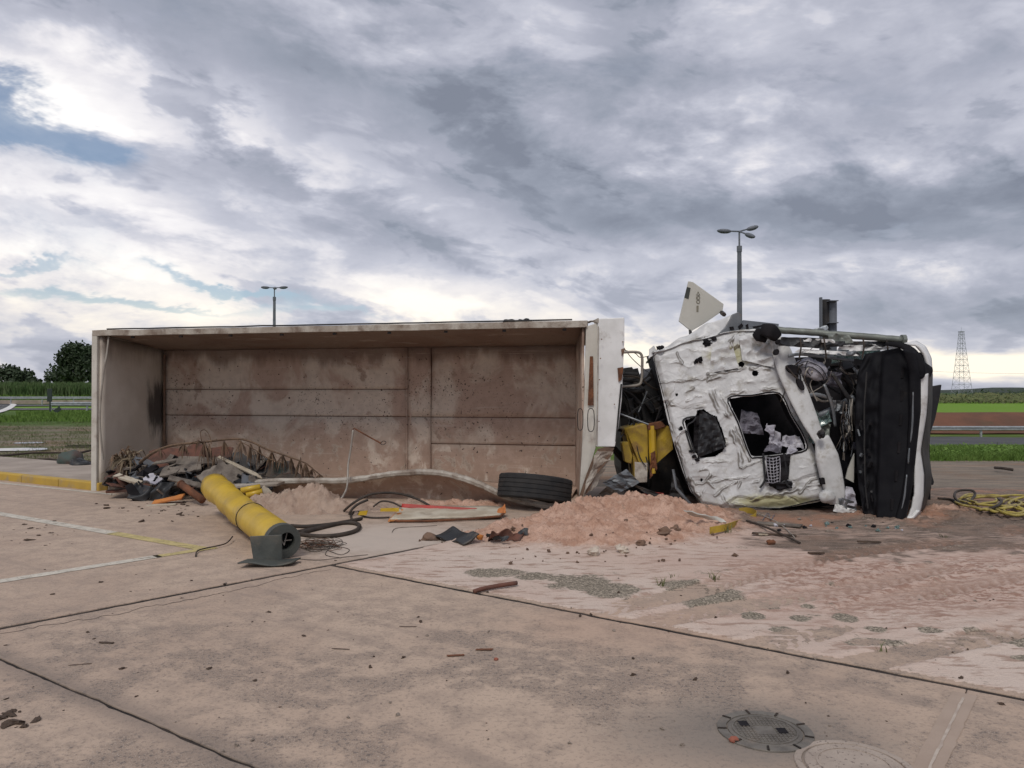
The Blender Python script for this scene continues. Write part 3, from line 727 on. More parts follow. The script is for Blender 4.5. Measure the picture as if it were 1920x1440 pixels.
# guardrails
def wbeam(a, b, z0, h=.31):
    mb = MB(); a = Vector(a); b = Vector(b); d = (b-a).normalized(); s_ = Vector((d.y, -d.x, 0))
    prof = [(0, 0), (.07, .05), (.07, .11), (.01, .14), (.01, .17), (.07, .20), (.07, .26), (0, .31)]
    for p in (a, b):
        for o_, zz in prof: mb.v.append(p+s_*o_+Vector((0, 0, z0+zz*h/.31)))
    n_ = len(prof); mb.f = [(i, i+1, n_+i+1, n_+i) for i in range(n_-1)]
    return mb
def guardrail(a, b, step_, top, label, drop=.95):
    a = Vector(a); b = Vector(b); L_ = (b-a).length; n_ = int(L_/step_)
    g = empty('guardrail', (a.x, a.y, terr(a.x, a.y))); tag(g, label, 'guardrail')
    for i in range(n_):
        p = a+(b-a)*(i/n_); q_ = a+(b-a)*((i+1)/n_)
        wbeam((p.x, p.y, 0), (q_.x, q_.y, 0), top-.31).build('beam', 'galvanised', g, solid=.006)
        zt = terr(p.x, p.y)
        MB().box((p.x, p.y+.1, (top-.04+zt-.1)/2), (.12, .12, top-.04-zt+.1)).build('post', 'galvanised', g, bevel=.01)
    return g
guardrail((12, 53.6), (66, 53.6), 4, -.83, 'galvanised steel guardrail along the road right of the cab')
guardrail((-38.2, 63.5), (-14, 63.5), 3, .72, 'galvanised guardrail behind the green strip at far left')
guardrail((-80, 98), (-36, 98), 4, .95, 'long guardrail at the foot of the crop bank at far left', 1.)
# concrete edge strip under the far rail
tag(MB().box((-59, 99.2, .25), (44, .5, .5)).build('low_wall', 'sidewalk', bevel=.03), 'low pale concrete barrier along the far road at left', 'barrier')
# small road sign seen from behind
g0 = P(93, 770, 56); sg = empty('road_sign', (g0.x, g0.y, terr(g0.x, g0.y))); tag(sg, 'dark narrow road sign seen from behind beside the left road', 'sign')
b0 = P(93, 741, 56)
MB().box((b0.x, b0.y, b0.z), (.36, .05, .95)).build('sign_panel', 'sign_back', sg, bevel=.02)
MB().tube([(g0.x, g0.y+.05, -.1), (g0.x, g0.y+.05, b0.z)], .05, 8).build('post', 'sign_back', sg)
g1 = P(108, 764, 54)
tag(MB().box((g1.x, g1.y, .28), (.5, .06, .3), (0, R(-35), 0)).build('fallen_plate', 'sign_back', bevel=.01), 'small dark plate lying tilted beside the narrow road sign', 'plate')

# lamp posts
def lamp_post(px, Y, ptop, label, heads):
    x = P(px, 700, Y).x; top = P(px, ptop, Y).z; g = empty('lamp_post', (x, Y, terr(x, Y))); tag(g, label, 'lamp post', 'tall yard lamp posts')
    k_ = Y/FPX; zb = terr(x, Y)-.1; neck = top-34*k_*(48/Y if Y < 60 else .62)
    MB().tube([(x, Y, zb), (x, Y, neck*.5), (x, Y, neck)], [.20, .165, .13], 8).build('pole', 'pole_grey', g)
    MB().tube([(x, Y, neck-.35), (x, Y, neck+.02)], .16, 8).build('collar', 'pole_grey', g)
    MB().tube([(x, Y, neck), (x, Y, top-.2)], .055, 8).build('neck', 'pole_grey', g)
    for ang, el in heads:
        d = Vector((math.cos(ang), math.sin(ang), el)); a = Vector((x, Y, top-.2)); b = a+d*.55
        arm = MB().tube([a, b], .05, 6).build('arm', 'pole_grey', g)
        dn = Vector((-d.x*el, -d.y*el, 1)).normalized(); fw = d.normalized(); sd_ = fw.cross(dn); mb = MB(); c_ = b+fw*.38
        for iv in range(7):
            ph = math.pi*iv/6-math.pi/2
            for iu in range(10):
                th = 2*math.pi*iu/10; r_ = math.cos(ph); zz = math.sin(ph)
                mb.v.append(c_+fw*(.46*r_*math.cos(th))+sd_*(.2*r_*math.sin(th))+dn*((.13 if zz > 0 else .17)*zz))
        mb.f = [(i*10+j, i*10+(j+1) % 10, (i+1)*10+(j+1) % 10, (i+1)*10+j) for i in range(6) for j in range(10)]
        mb.build('lamp_head', 'pole_grey', g, smooth=True)
lamp_post(1387, 48, 428, 'tall grey lamp post with three heads rising behind the crushed cab', [(R(176), .05), (R(14), .30), (R(-62), -.45)])
lamp_post(514, 78, 536, 'farther lamp post seen above the tipped truck bed', [(R(180), .05), (R(0), .05), (R(-70), -.15)])

# lattice tower
tx, tY = P(1803, 700, 270).x, 270; tz = P(1803, 746, 270).z; tt = P(1803, 622, 270).z
g = empty('lattice_tower', (tx, tY, tz)); tag(g, 'slender steel lattice tower on the horizon right of the cab', 'tower')
def tw(z): f = (z-tz)/(tt-tz); return 1.95*(1-f)**1.15+.6
lv = [tz+(tt-tz)*(1-(1-i/12)**1.25) for i in range(13)]
for sx_, sy_ in ((1,1),(1,-1),(-1,1),(-1,-1)):
    MB().tube([(tx+sx_*tw(z), tY+sy_*tw(z), z) for z in [tz-2]+lv[1:]], .065, 5).build('leg', 'galvanised', g)
for i in range(12):
    za, zb = lv[i], lv[i+1]; mb = MB()
    for (a1, a2), (b1, b2) in (((1,1),(1,-1)),((1,-1),(-1,-1)),((-1,-1),(-1,1)),((-1,1),(1,1))):
        mb.tube([(tx+a1*tw(za), tY+a2*tw(za), za), (tx+b1*tw(zb), tY+b2*tw(zb), zb)], .03, 4)
        mb.tube([(tx+b1*tw(za), tY+b2*tw(za), za), (tx+a1*tw(zb), tY+a2*tw(zb), zb)], .03, 4)
        mb.tube([(tx+a1*tw(zb), tY+a2*tw(zb), zb), (tx+b1*tw(zb), tY+b2*tw(zb), zb)], .055, 4)
    mb.build('bracing', 'galvanised', g)
MB().box((tx, tY, tt+.05), (1.6, 1.6, .12)).build('platform', 'galvanised', g)
MB().tube([(tx, tY, tt), (tx, tY, tt+1.6)], .04, 5).build('antenna', 'galvanised', g)
# overhead wire far behind
mb = MB(); a = P(1700, 694, 200); b = P(2050, 698, 200)
tag(mb.tube([a+(b-a)*t_+Vector((0,0,-.6*math.sin(math.pi*t_))) for t_ in (0,.25,.5,.75,1)], .03, 4).build('overhead_wire', 'pole_grey'), 'thin overhead wire crossing the sky behind the tower', 'wire')

# trees
def tree(x, Y, h, rad, label, seed, leaves=2600, ls=.42, low=.25, m='leaf_dark'):
    r_ = random.Random(seed); zb = terr(x, Y); g = empty('tree', (x, Y, zb)); tag(g, label, 'tree', 'trees beyond the crop field')
    mb = MB(); mb.tube([(x, Y, zb-.2), (x+.1, Y, zb+h*.3), (x+.2*r_.uniform(-1,1), Y, zb+h*.62)], [h*.045, h*.032, h*.014], 7)
    cl = []
    for i in range(26):
        a = r_.uniform(0, 6.28); f = r_.uniform(low, 1.); rr = rad*(1-.55*max(0, f-.45)/.55)*math.sqrt(r_.random())
        c_ = Vector((x+math.cos(a)*rr, Y+math.sin(a)*rr, zb+h*(f*.86+.04)))
        cl.append((c_, rad*r_.uniform(.22, .42)))
        if i < 9: mb.tube([(x, Y, zb+h*.28), (x+(c_.x-x)*.5, Y+(c_.y-Y)*.5, zb+h*.28+(c_.z-zb-h*.28)*.6), c_], [h*.016, h*.01, h*.004], 5)
    mb.build('trunk', 'bark', g)
    mb = MB(); per = leaves//len(cl)
    for c_, cr in cl:
        for i in range(per):
            d = Vector((r_.gauss(0,1), r_.gauss(0,1), r_.gauss(0,.75))); d = d.normalized()*cr*(r_.random()**.4)
            p = c_+d; u_ = Vector((r_.gauss(0,1), r_.gauss(0,1), r_.gauss(0,1))).normalized(); v_ = u_.orthogonal().normalized(); s_ = ls*r_.uniform(.5, 1.2)
            mb.add([p-u_*s_, p+v_*s_*.5, p+u_*s_, p-v_*s_*.5], [(0,1,2,3)])
    mb.build('crown', m, g)
def tpx(px, Y): return P(px, 700, Y).x
tree(tpx(150, 150), 150, 9.8, 5.4, 'large dark spreading tree just left of the truck bed', 1, 3600)
tree(tpx(178, 152), 152, 10.4, 5.0, 'dark tree crown half hidden behind the left end of the bed', 2, 3000)
tree(tpx(112, 156), 156, 6.2, 2.8, 'small dark tree at the foot of the large tree at left', 3, 1600, .36)
tree(tpx(15, 170), 170, 6.0, 4.6, 'rounded dark tree at the left edge of the picture', 4, 2400)
tree(tpx(46, 172), 172, 5.2, 3.2, 'dark tree second from the left edge', 5, 1800)
tree(tpx(-25, 170), 170, 6.5, 4.2, 'dark tree standing just past the left edge of the tree row', 6, 2000)
mb = MB(); r_ = random.Random(3)
for i in range(4600):
    px = r_.uniform(-160, 420); Y = r_.uniform(150, 168); x = tpx(px, Y); zt = terr(x, Y)
    p = Vector((x, Y, zt+abs(r_.gauss(0, 1.1)))); u_ = Vector((r_.gauss(0,1), r_.gauss(0,1), r_.gauss(0,1))).normalized(); v_ = u_.orthogonal().normalized()
    mb.add([p-u_*.5, p+v_*.3, p+u_*.5, p-v_*.3], [(0,1,2,3)])
tag(mb.build('hedge', 'leaf_dark'), 'dark undergrowth below the far trees at left', 'undergrowth', kind='stuff')
# crop field at left, brush at right
def blades(n_, area, hgt, wdt, seed, name, m, label, cat, lean=.3, zoff=0.):
    r_ = random.Random(seed); mb = MB()
    for i in range(n_):
        x, y = area(r_)
        z = terr(x, y)+zoff; h = hgt*r_.uniform(.5, 1.25); a = r_.uniform(0, 6.28); wv = Vector((math.cos(a), math.sin(a), 0))*wdt*r_.uniform(.6, 1.3)
        le = Vector((r_.gauss(0, lean), r_.gauss(0, lean), 0))*h
        p = Vector((x, y, z-.02))
        mb.add([p-wv, p+wv, p+le*.5+Vector((0,0,h*.7))+wv*.6, p+le+Vector((0,0,h)), p+le*.5+Vector((0,0,h*.7))-wv*.6], [(0,1,2,3,4)])
    return tag(mb.build(name, m, origin=(0, 0, 0)), label, cat, kind='stuff')
def acrop(r_):
    Y = 109+30*r_.random()**1.6; return (tpx(r_.uniform(-200, 420), Y), Y)
blades(24000, acrop, 1.7, .10, 1, 'crop_field', 'crop', 'tall green crop standing in a band below the far trees', 'crop', .15)
def abank(r_): Y = r_.uniform(100, 112); return (tpx(r_.uniform(-80, 300), Y), Y)
blades(7000, abank, .5, .12, 12, 'bank_grass', 'grass', 'bright grass on the bank below the crop', 'grass', .3)
def aright(r_):
    Y = 17.7+8.5*r_.random()**1.2; return (tpx(r_.uniform(1640, 2080), Y), Y+.5*nz(tpx(1800,Y), Y, 0, 2))
blades(26000, aright, .17, .008, 2, 'verge_grass', 'grass', 'lush green grass on the verge right of the cab', 'grass', .45)
mb = MB(); r_ = random.Random(9)
for i in range(6500):
    Y = r_.uniform(18.6, 25); x = tpx(r_.uniform(1640, 2080), Y); f = max(0, fbm(x, Y, 2, .9, 3)+.15)
    p = Vector((x, Y, terr(x, Y)+.34*f*r_.random()+.03)); u_ = Vector((r_.gauss(0,1), r_.gauss(0,1), r_.gauss(0,.6))).normalized(); v_ = u_.orthogonal().normalized(); s_ = r_.uniform(.02, .05)
    mb.add([p-u_*s_, p+v_*s_*.6, p+u_*s_, p-v_*s_*.6], [(0,1,2,3)])
tag(mb.build('verge_weeds', 'grass'), 'broad-leaved weeds among the verge grass', 'weeds', kind='stuff')
mb = MB(); r_ = random.Random(19)
for i in range(9000):
    px = r_.uniform(1600, 2200); Y = r_.uniform(118, 150); x = tpx(px, Y); f = .6+.8*max(0, fbm(x, Y, 2, .06, 3)+.3)
    p = Vector((x, Y, terr(x, Y)+1.15*f*r_.random()**.7)); u_ = Vector((r_.gauss(0,1), r_.gauss(0,1), r_.gauss(0,1))).normalized(); v_ = u_.orthogonal().normalized(); s_ = r_.uniform(.2, .45)
    mb.add([p-u_*s_, p+v_*s_*.55, p+u_*s_, p-v_*s_*.55], [(0,1,2,3)])
tag(mb.build('brush', 'grass_olive'), 'low tangled brush across the field below the tower', 'brush', kind='stuff')
mb = MB()
for i in range(2500):
    px = r_.uniform(1600, 2200); Y = r_.uniform(150, 175); x = tpx(px, Y)
    p = Vector((x, Y, terr(x, Y)+2.0*r_.random()*(.5+.7*max(0, fbm(x, 5, 2, .08, 2)+.3)))); u_ = Vector((r_.gauss(0,1), r_.gauss(0,1), r_.gauss(0,1))).normalized(); v_ = u_.orthogonal().normalized(); s_ = r_.uniform(.3, .6)
    mb.add([p-u_*s_, p+v_*s_*.55, p+u_*s_, p-v_*s_*.55], [(0,1,2,3)])
tag(mb.build('far_thicket', 'leaf_dark'), 'dark green thicket behind the brush at right', 'thicket', kind='stuff')
def aleft(r_):
    Y = 16+28*r_.random()**1.1
    while True:
        x = tpx(r_.uniform(-120, 330), Y)
        if fbm(x, Y, 5, .45, 3)+.25*(Y-16)/28 > r_.uniform(-.25, .45): return (x, Y)
        Y = 16+28*r_.random()**1.1
blades(15000, aleft, .09, .007, 5, 'rough_grass', 'grass_olive', 'sparse olive grass on the waste ground behind the kerb', 'grass', .5)
def aleft2(r_): Y = r_.uniform(40, 60); return (tpx(r_.uniform(32 if Y > 50 else -120, 330), Y), Y)
blades(9000, aleft2, .22, .03, 6, 'strip_grass', 'grass', 'green grass strip in front of the left guardrail', 'grass', .4)
# puddles on the waste ground
m = bpy.data.materials.new('water'); m.use_nodes = True; b_ = m.node_tree.nodes['Principled BSDF']
b_.inputs['Base Color'].default_value = (.10,.085,.07,1); b_.inputs['Roughness'].default_value = .03; b_.inputs['Specular IOR Level'].default_value = .6; MATS['water'] = m
for px, py, rx, ry, sd_ in ((35,843,52,3.2,1),(165,837,40,1.8,2),(55,829,28,1.5,3),(190,868,30,2.,4),(20,787,20,1.2,5)):
    c_ = G(px, py, -.02); k_ = c_.y/FPX; dyy = (G(px, py-ry, -.02).y-G(px, py+ry, -.02).y)/2; zz = terr(c_.x, c_.y)
    ring = []
    for i in range(36):
        a = 2*math.pi*i/36; f = 1+.35*noise.noise(Vector((math.cos(a)*1.3+sd_*7, math.sin(a)*1.3, 0)))
        ring.append(Vector((c_.x+rx*k_*f*math.cos(a), c_.y+dyy*f*math.sin(a), zz+.012)))
    tag(MB().prism(ring, (0, 0, .02)).build('puddle', 'water', recalc=True), kind='structure')
# sacks dumped behind the kerb
c_ = P(131, 862, 15.6); mb = MB()
def lump(c_, rx, ry, rz, seed, k_=.35, nu=16, nv=10):
    mb = MB()
    for j in range(nv+1):
        ph = math.pi*j/nv-math.pi/2
        for i in range(nu):
            th = 2*math.pi*i/nu; d = Vector((math.cos(ph)*math.cos(th), math.cos(ph)*math.sin(th), math.sin(ph)))
            f = 1+k_*noise.noise(d*1.7+Vector((seed*3.1, 0, seed)))+k_*.4*noise.noise(d*5+Vector((seed, seed, 0)))
            mb.v.append(Vector(c_)+Vector((d.x*rx*f, d.y*ry*f, d.z*rz*f)))
    mb.f = [(j*nu+i, j*nu+(i+1) % nu, (j+1)*nu+(i+1) % nu, (j+1)*nu+i) for j in range(nv) for i in range(nu)]
    return mb
mat('sack', (.06,.085,.075), (.10,.06,.05), 3, .8, bump=.3)
tag(lump((c_.x, c_.y, .14), .24, .2, .22, 3).build('sack', 'sack', smooth=True), 'dark green and red sack lying behind the kerb', 'sack')
c2 = P(152, 864, 15.3)
tag(lump((c2.x, c2.y, .08), .22, .16, .13, 8, .6).build('rag', 'tarp_black', smooth=True), 'black rag beside the sack behind the kerb', 'rag')
def barkwood(pts, r, name, m, label, cat, group=None, n=6):
    return tag(MB().tube(pts, r, n).build(name, m), label, cat, group)
for i, (pa_, pb_) in enumerate([((0,858),(115,852)),((60,866),(120,868)),((150,852),(185,848)),((140,870),(185,873))]):
    a, b = G(*pa_, .02), G(*pb_, .02)
    barkwood([a+Vector((0,0,.04)), (a+b)/2+Vector((0,.05,.07)), b+Vector((0,0,.04))], [.03,.025,.02], 'dead_branch', 'bark', 'bare dead branch lying behind the kerb', 'branch', 'branches behind the kerb')
# ------------------------------------------------------------------ the overturned tipper truck
O = Vector((-6.51, 12.1)); E1 = Vector((.9767, -.2146)); E2 = Vector((.2146, .9767))
def B(s, d, z): p = O+E1*s+E2*d; return Vector((p.x, p.y, z))
truck = empty('overturned_truck', (0., 11., 0.)); tag(truck, 'white tipper truck lying on its side with crushed cab and open empty bed', 'truck')
# --- floor of the bed: backing sheet and welded panels
def bquad(s0, s1, z0, z1, d, th, name, m, parent, warp=.012, nu=24, nv=10, **kw):
    mb = MB()
    def fn(u, v):
        s_ = s0+(s1-s0)*u; z = z0+(z1-z0)*v
        return B(s_, d-warp*(fbm(s_, z, 2, .9, 3))*1.0, z)
    mb.grid(nu, nv, fn)
    return mb.build(name, m, parent, solid=th, smooth=True, **kw)
FD = 1.5
floor = bquad(-.02, 7.36, -.12, 2.34, FD+.05, .03, 'bed_floor', 'rust', truck, 0)
def ps(px, d=FD):   # station along the bed of an image column on the floor plane
    k_ = (px-960)/FPX; return (k_*(O.y+E2.y*d)-(O.x+E2.x*d))/(E1.x-k_*E1.y)
def pz(py, px=700, d=FD): s_ = ps(px, d); Y = O.y+E1.y*s_+E2.y*d; return P(px, py, Y).z
sL, sA, sBk, sR = -.01, ps(766), ps(809), ps(1078)
z730, z781, z833 = pz(730, 550), pz(781, 700), pz(834, 950)
for a_, b2_, c_, d_ in ((sL, sA, z730, 2.33), (sL, sA, z781, z730), (sL, sA, -.1, z781), (sBk, sR+.12, z781, 2.33), (sBk, sR+.12, z833, z781), (sBk, sR+.12, -.1, z833)):
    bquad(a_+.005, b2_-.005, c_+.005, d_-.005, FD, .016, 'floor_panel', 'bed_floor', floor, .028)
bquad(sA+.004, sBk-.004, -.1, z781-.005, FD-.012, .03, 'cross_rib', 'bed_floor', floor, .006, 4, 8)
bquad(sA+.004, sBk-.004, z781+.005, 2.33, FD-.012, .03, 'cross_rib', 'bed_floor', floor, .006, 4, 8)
# weld beads beside the ribs
for sx_ in (ps(771), ps(764)):
    MB().tube([B(sx_+.006*nz(i, sx_, 0, .9), FD-.022, -.05+2.3*i/30) for i in range(31)], .011, 6).build('weld_bead', 'bed_floor', floor)
# --- tailgate end at left
mb = MB(); mb.grid(14, 14, lambda u, v: B(-.0+.02*fbm(u*3, v*3, 1), 1.5*u, -.03+(2.47-.15*u)*v))
tail = mb.build('tailgate', 'bed_end', truck, solid=.05, off=-1 if False else 1, smooth=True)
MB().box(B(-.045, -.02, 1.22), (.10, .06, 2.52), Matrix.Rotation(math.atan2(E1.y, E1.x), 3, 'Z')).build('edge_rim', 'cream_paint', tail, bevel=.012)
MB().tube([B(.10, 1.44, .1), B(.10, 1.44, 2.2)], .02, 6).build('corner_bead', 'mud', tail)
# --- upper side wall (now the roof of the cavity) with its rim
mb = MB(); mb.grid(40, 8, lambda u, v: B(-.03+7.72*u, 1.52*v, 2.47-.15*v-.03*v*v+.012*fbm(u*9, v*2, 3)))
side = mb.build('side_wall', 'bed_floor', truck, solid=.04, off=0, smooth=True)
mb = MB(); pts = [B(-.08+7.80*i/40, -.01, 2.475+.010*nz(i*.35, 1)) for i in range(41)]
mb.tube(pts, .062, 4); mb.build('top_rim', 'rim_paint', side)
mb = MB()
for i in range(9): mb = MB(); mb.box(B(.6+.85*i, .012, 2.405), (.05, .03, .03)); mb.build('tarp_hook', 'dark_metal', side)
MB().tube([B(.1+7.4*i/30, .05, 2.545+.008*nz(i*.5, 4)) for i in range(31)], .012, 5).build('tarp_rail', 'dark_metal', side)
# rag of tarpaulin caught on the upper edge
sheet([P(935,608,10.9), P(1000,606,10.75), P(992,600,10.8), P(950,600,10.9)], 14, 8, .035, 9, 3, 'tarp_scrap', 'tarp_black', side, .008)
# --- lower side wall, crushed into a wave
rim_px = [(425,912,11.35),(470,905,11.3),(520,902,11.25),(580,901,11.15),(640,901,11.05),(680,897,11.0),(730,889,10.95),(780,885,10.85),(820,886,10.8),(860,894,10.7),(900,908,10.55),(930,922,10.45),(960,934,10.35),(1000,944,10.2),(1050,951,10.1)]
rim3 = catmull([P(*p) for p in rim_px], 6)
lower = MB()
nr = len(rim3); lv_ = []
def lowfn(u, v):
    p = rim3[min(nr-1, int(round(u*(nr-1))))]
    q_ = p+Vector((E2.x, E2.y, 0))*.30; q_ = Vector((q_.x, q_.y, p.z-.45))
    r_ = p.lerp(q_, v)+Vector((E2.x, E2.y, 0))*(.17*math.sin(v*math.pi)*(.6+.4*nz(u*9, 2)))
    return r_+Vector((0, -.03*fbm(u*8, v*2, 3), .02*nz(u*7, v*3)))
lower.grid(nr-1, 8, lowfn)
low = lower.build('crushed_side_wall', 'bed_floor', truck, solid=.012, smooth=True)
mb = MB()
def lowtop(u, v):
    p = rim3[min(nr-1, int(round(u*(nr-1))))]; s_ = (Vector((p.x, p.y))-O).dot(E1); q_ = B(s_, 1.46, .12+.1*nz(s_, 1))
    return p.lerp(q_, v)+Vector((0, 0, -.10*math.sin(v*math.pi)*(.7+.6*nz(u*5, v*2))))
mb.grid(nr-1, 10, lowtop); mb.build('buckled_sheet', 'bed_floor', low, solid=.01, smooth=True)
MB().tube([p+Vector((0, -.02, 0))+Vector((0, 0, .006*nz(i*.6, 2))) for i, p in enumerate(rim3)], [.048-.012*abs(nz(i*.3, 9)) for i in range(nr)], 7).build('bent_rim', 'rim_paint', low, smooth=False)
MB().tube([P(225,913,11.6), P(300,909,11.5), P(380,912,11.4), P(430,911,11.34)], [.04,.045,.05,.05], 6).build('bent_rim', 'rim_paint', low)
# --- headboard at right: sloping inner sheet, flanged edge post, protector canopy
mb = MB(); mb.grid(8, 16, lambda u, v: B(7.66-.30*u, 1.52*u-.0, -.05+(2.50-.14*u)*v))
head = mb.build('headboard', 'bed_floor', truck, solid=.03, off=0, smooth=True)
def post(poly, Y, name, m, th=.07, **kw): return plate(poly, Y, th, name, m, head, **kw)
post([(1099,612),(1121,605),(1121,760),(1117,840),(1100,900),(1086,932),(1091,850),(1096,740)], [10.42,10.4,10.4,10.4,10.38,10.36,10.4,10.42], 'edge_post', 'cream_paint', .06, bevel=.008)
post([(1122,842),(1137,838),(1152,840),(1140,862),(1118,890),(1102,924),(1085,936),(1100,890),(1112,860)], [10.3]*9, 'torn_flange', 'mud', .05)
sheet([P(1088,938,10.28), P(1120,905,10.4), P(1148,846,10.32), P(1118,846,10.26)], 10, 12, .03, 7, 2, 'torn_flange', 'rim_paint', head, .008)
for poly in ([(1084,770),(1092,770),(1092,803),(1084,803)], [(1103,770),(1113,770),(1113,805),(1103,805)]):
    MB().tube(catmull([P(x, y, 10.3) for x, y in poly], 4, True), .006, 5, closed=True).build('grab_handle', 'dark_metal', head)
sheet([P(1102,760,10.385), P(1113,760,10.385), P(1112,668,10.385), P(1106,668,10.385)], 4, 14, .004, 30, 1, 'scrape', 'rust', head, .004)
can = plate([(1121,597),(1171,595),(1171,640),(1168,700),(1166,750),(1160,800),(1153,838),(1118,838),(1118,760),(1120,680)], [10.36,10.28,10.28,10.28,10.28,10.28,10.28,10.36,10.36,10.36], .07, 'canopy', 'white_paint', truck, bevel=.012)
mb = MB(); mb.tube([P(1165,720,10.262), P(1161,760,10.262), P(1155,828,10.262)], .012, 5); mb.build('torn_edge', 'dark_metal', can)
MB().tube([P(1122,612,10.34), P(1121,700,10.34), P(1119,835,10.34)], .008, 5).build('fold_line', 'rim_paint', can)
plate([(1165,655),(1172,652),(1170,662),(1166,668)], 10.262, .02, 'dent', 'mud', can)
plate([(1158,690),(1169,688),(1166,712),(1160,716)], 10.262, .02, 'scrape', 'rust', can)
for x_, y_ in ((1128,636),(1126,672),(1168,641),(1124,712),(1152,758),(1123,790)): MB().tube([P(x_, y_, 10.27), P(x_, y_, 10.25)], .009, 6).build('bolt', 'rust', can)
sheet([P(1112,604,10.5), P(1122,603,10.35), P(1122,596,10.35), P(1096,603,10.6)], 5, 5, .02, 9, 4, 'bent_corner', 'rim_paint', can, .01)
# rope hanging over the tailgate
MB().tube(catmull([B(.16, .02, 2.42), P(200,665,12.0), P(194,700,12.0), P(189,745,11.98), P(187,790,11.98), P(190,830,12.0), P(193,862,12.0)], 5), .014, 6).build('loose_rope', 'hose_grey', tail)

# --- chassis and machinery between bed and cab
ch = MB().box(B(6.2, 2.15, .85), (6.6, .25, .09), Matrix.Rotation(math.atan2(E1.y, E1.x), 3, 'Z')).build('chassis_rail', 'dark_metal', truck, bevel=.01)
MB().box(B(6.2, 2.15, 1.70), (6.6, .25, .09), Matrix.Rotation(math.atan2(E1.y, E1.x), 3, 'Z')).build('chassis_rail', 'dark_metal', truck, bevel=.01)
eng = plate([(1163,770),(1160,735),(1172,700),(1170,690),(1185,688),(1188,693),(1196,690),(1202,712),(1212,706),(1222,690),(1240,700),(1290,760),(1300,930),(1250,965),(1180,940),(1165,880)], 11.6, .8, 'engine', 'dark_metal', truck)
rr = random.Random(4)
for i in range(34):
    x_, y_ = rr.uniform(1165, 1245), rr.uniform(715, 925); r2 = rr.uniform(.02, .055); d_ = rr.uniform(10.9, 11.6)
    a = P(x_, y_, d_); ang = rr.uniform(0, 3.14); ln_ = rr.uniform(.1, .35)
    MB().tube([a, a+Vector((math.cos(ang)*ln_, rr.uniform(-.1,.1), math.sin(ang)*ln_))], r2, 8).build('hose_fitting', rr.choice(['dark_metal','black_plastic','dark_metal','steel','interior']), eng)
for i in range(12):
    p0 = P(rr.uniform(1160,1185), rr.uniform(660,850), rr.uniform(10.7,11.2)); p3 = P(rr.uniform(1210,1260), rr.uniform(700,900), rr.uniform(10.6,11.2))
    c1 = p0.lerp(p3, .33)+Vector((0, 0, rr.uniform(-.15,.15))); c2_ = p0.lerp(p3, .66)+Vector((0, 0, rr.uniform(-.2,.1)))
    MB().tube(catmull([p0, c1, c2_, p3], 5), rr.uniform(.006,.014), 6).build('brake_line', rr.choice(['black_plastic','dark_metal','hose_black','steel']), eng)
for y_ in (701, 712, 722, 732):
    MB().tube([P(1168,y_,11.0), P(1196,y_+1,10.95)], .028, 9).build('bellows_ring', 'rubber', eng)
MB().tube(catmull([P(1164,661,10.9), P(1192,660,10.9), P(1203,666,10.9), P(1204,690,10.9), P(1203,712,10.9), P(1196,722,10.9), P(1164,725,10.9)], 5), .020, 8).build('grab_rail', 'hose_grey', truck, smooth=True)
MB().tube(catmull([P(1168,650,10.95), P(1185,672,10.95), P(1205,690,10.9), P(1222,702,10.8)], 5), .006, 5).build('cable', 'black_plastic', truck)
MB().tube(catmull([P(1165,655,11.0), P(1190,662,11.0), P(1200,670,11.0), P(1215,668,10.9)], 5), .006, 5).build('cable', 'black_plastic', truck)
MB().tube([P(1160,775,10.6), P(1216,796,10.5)], .014, 6).build('tie_rod', 'steel', truck)
# yellow battery box / tank
tk = plate([(1170,803),(1212,793),(1216,800),(1216,880),(1213,900),(1190,906),(1186,850),(1177,825)], [10.75,10.7,10.7,10.7,10.7,10.75,10.8,10.75], .5, 'yellow_tank', 'yellow_dirty', truck, bevel=.02)
plate([(1166,830),(1178,828),(1186,855),(1184,870),(1172,866)], 10.72, .2, 'tank_bracket', 'yellow_dirty', tk, bevel=.01)
sheet([P(1228,872,10.75), P(1262,842,10.6), P(1258,798,10.6), P(1226,800,10.75)], 10, 10, .008, 6, 5, 'tank_plate', 'yellow_dirty', tk, .01)
MB().tube([P(1222,798,10.66), P(1224,850,10.66), P(1225,888,10.62)], [.05,.055,.03], 8).build('tank_strap', 'yellow_paint', tk)
sheet([P(1218,898,10.6), P(1232,880,10.6), P(1228,845,10.6), P(1220,850,10.6)], 6, 8, .02, 12, 6, 'rusty_lug', 'rust', tk, .012)
plate([(1214,795),(1240,790),(1250,800),(1230,806),(1215,806)], 10.62, .12, 'tank_lid', 'rust', tk, bevel=.01)
sheet([P(1190,905,10.62), P(1213,904,10.62), P(1214,868,10.68), P(1190,866,10.68)], 6, 6, .008, 9, 6, 'scraped_skin', 'rim_paint', tk, .006)
for i, poly in enumerate([[(1130,905),(1175,880),(1200,905),(1160,925)], [(1180,905),(1260,935),(1300,950),(1240,945)], [(1255,935),(1262,890),(1270,895),(1290,940),(1305,955)], [(1120,930),(1150,900),(1165,915),(1140,940)], [(1210,920),(1245,925),(1240,940),(1205,930)]]):
    c_ = [P(x, y, 10.35+.12*i) for x, y in poly]
    sheet(c_[:4], 8, 6, .035, 7, 20+i, 'bent_bracket', ['steel','dark_metal','dark_metal','wood_grey','red_paint'][i], truck, .012)
MB().tube([P(1262,880,10.3), P(1268,915,10.25), P(1300,952,10.15)], .02, 6).build('bent_bar', 'steel', truck)

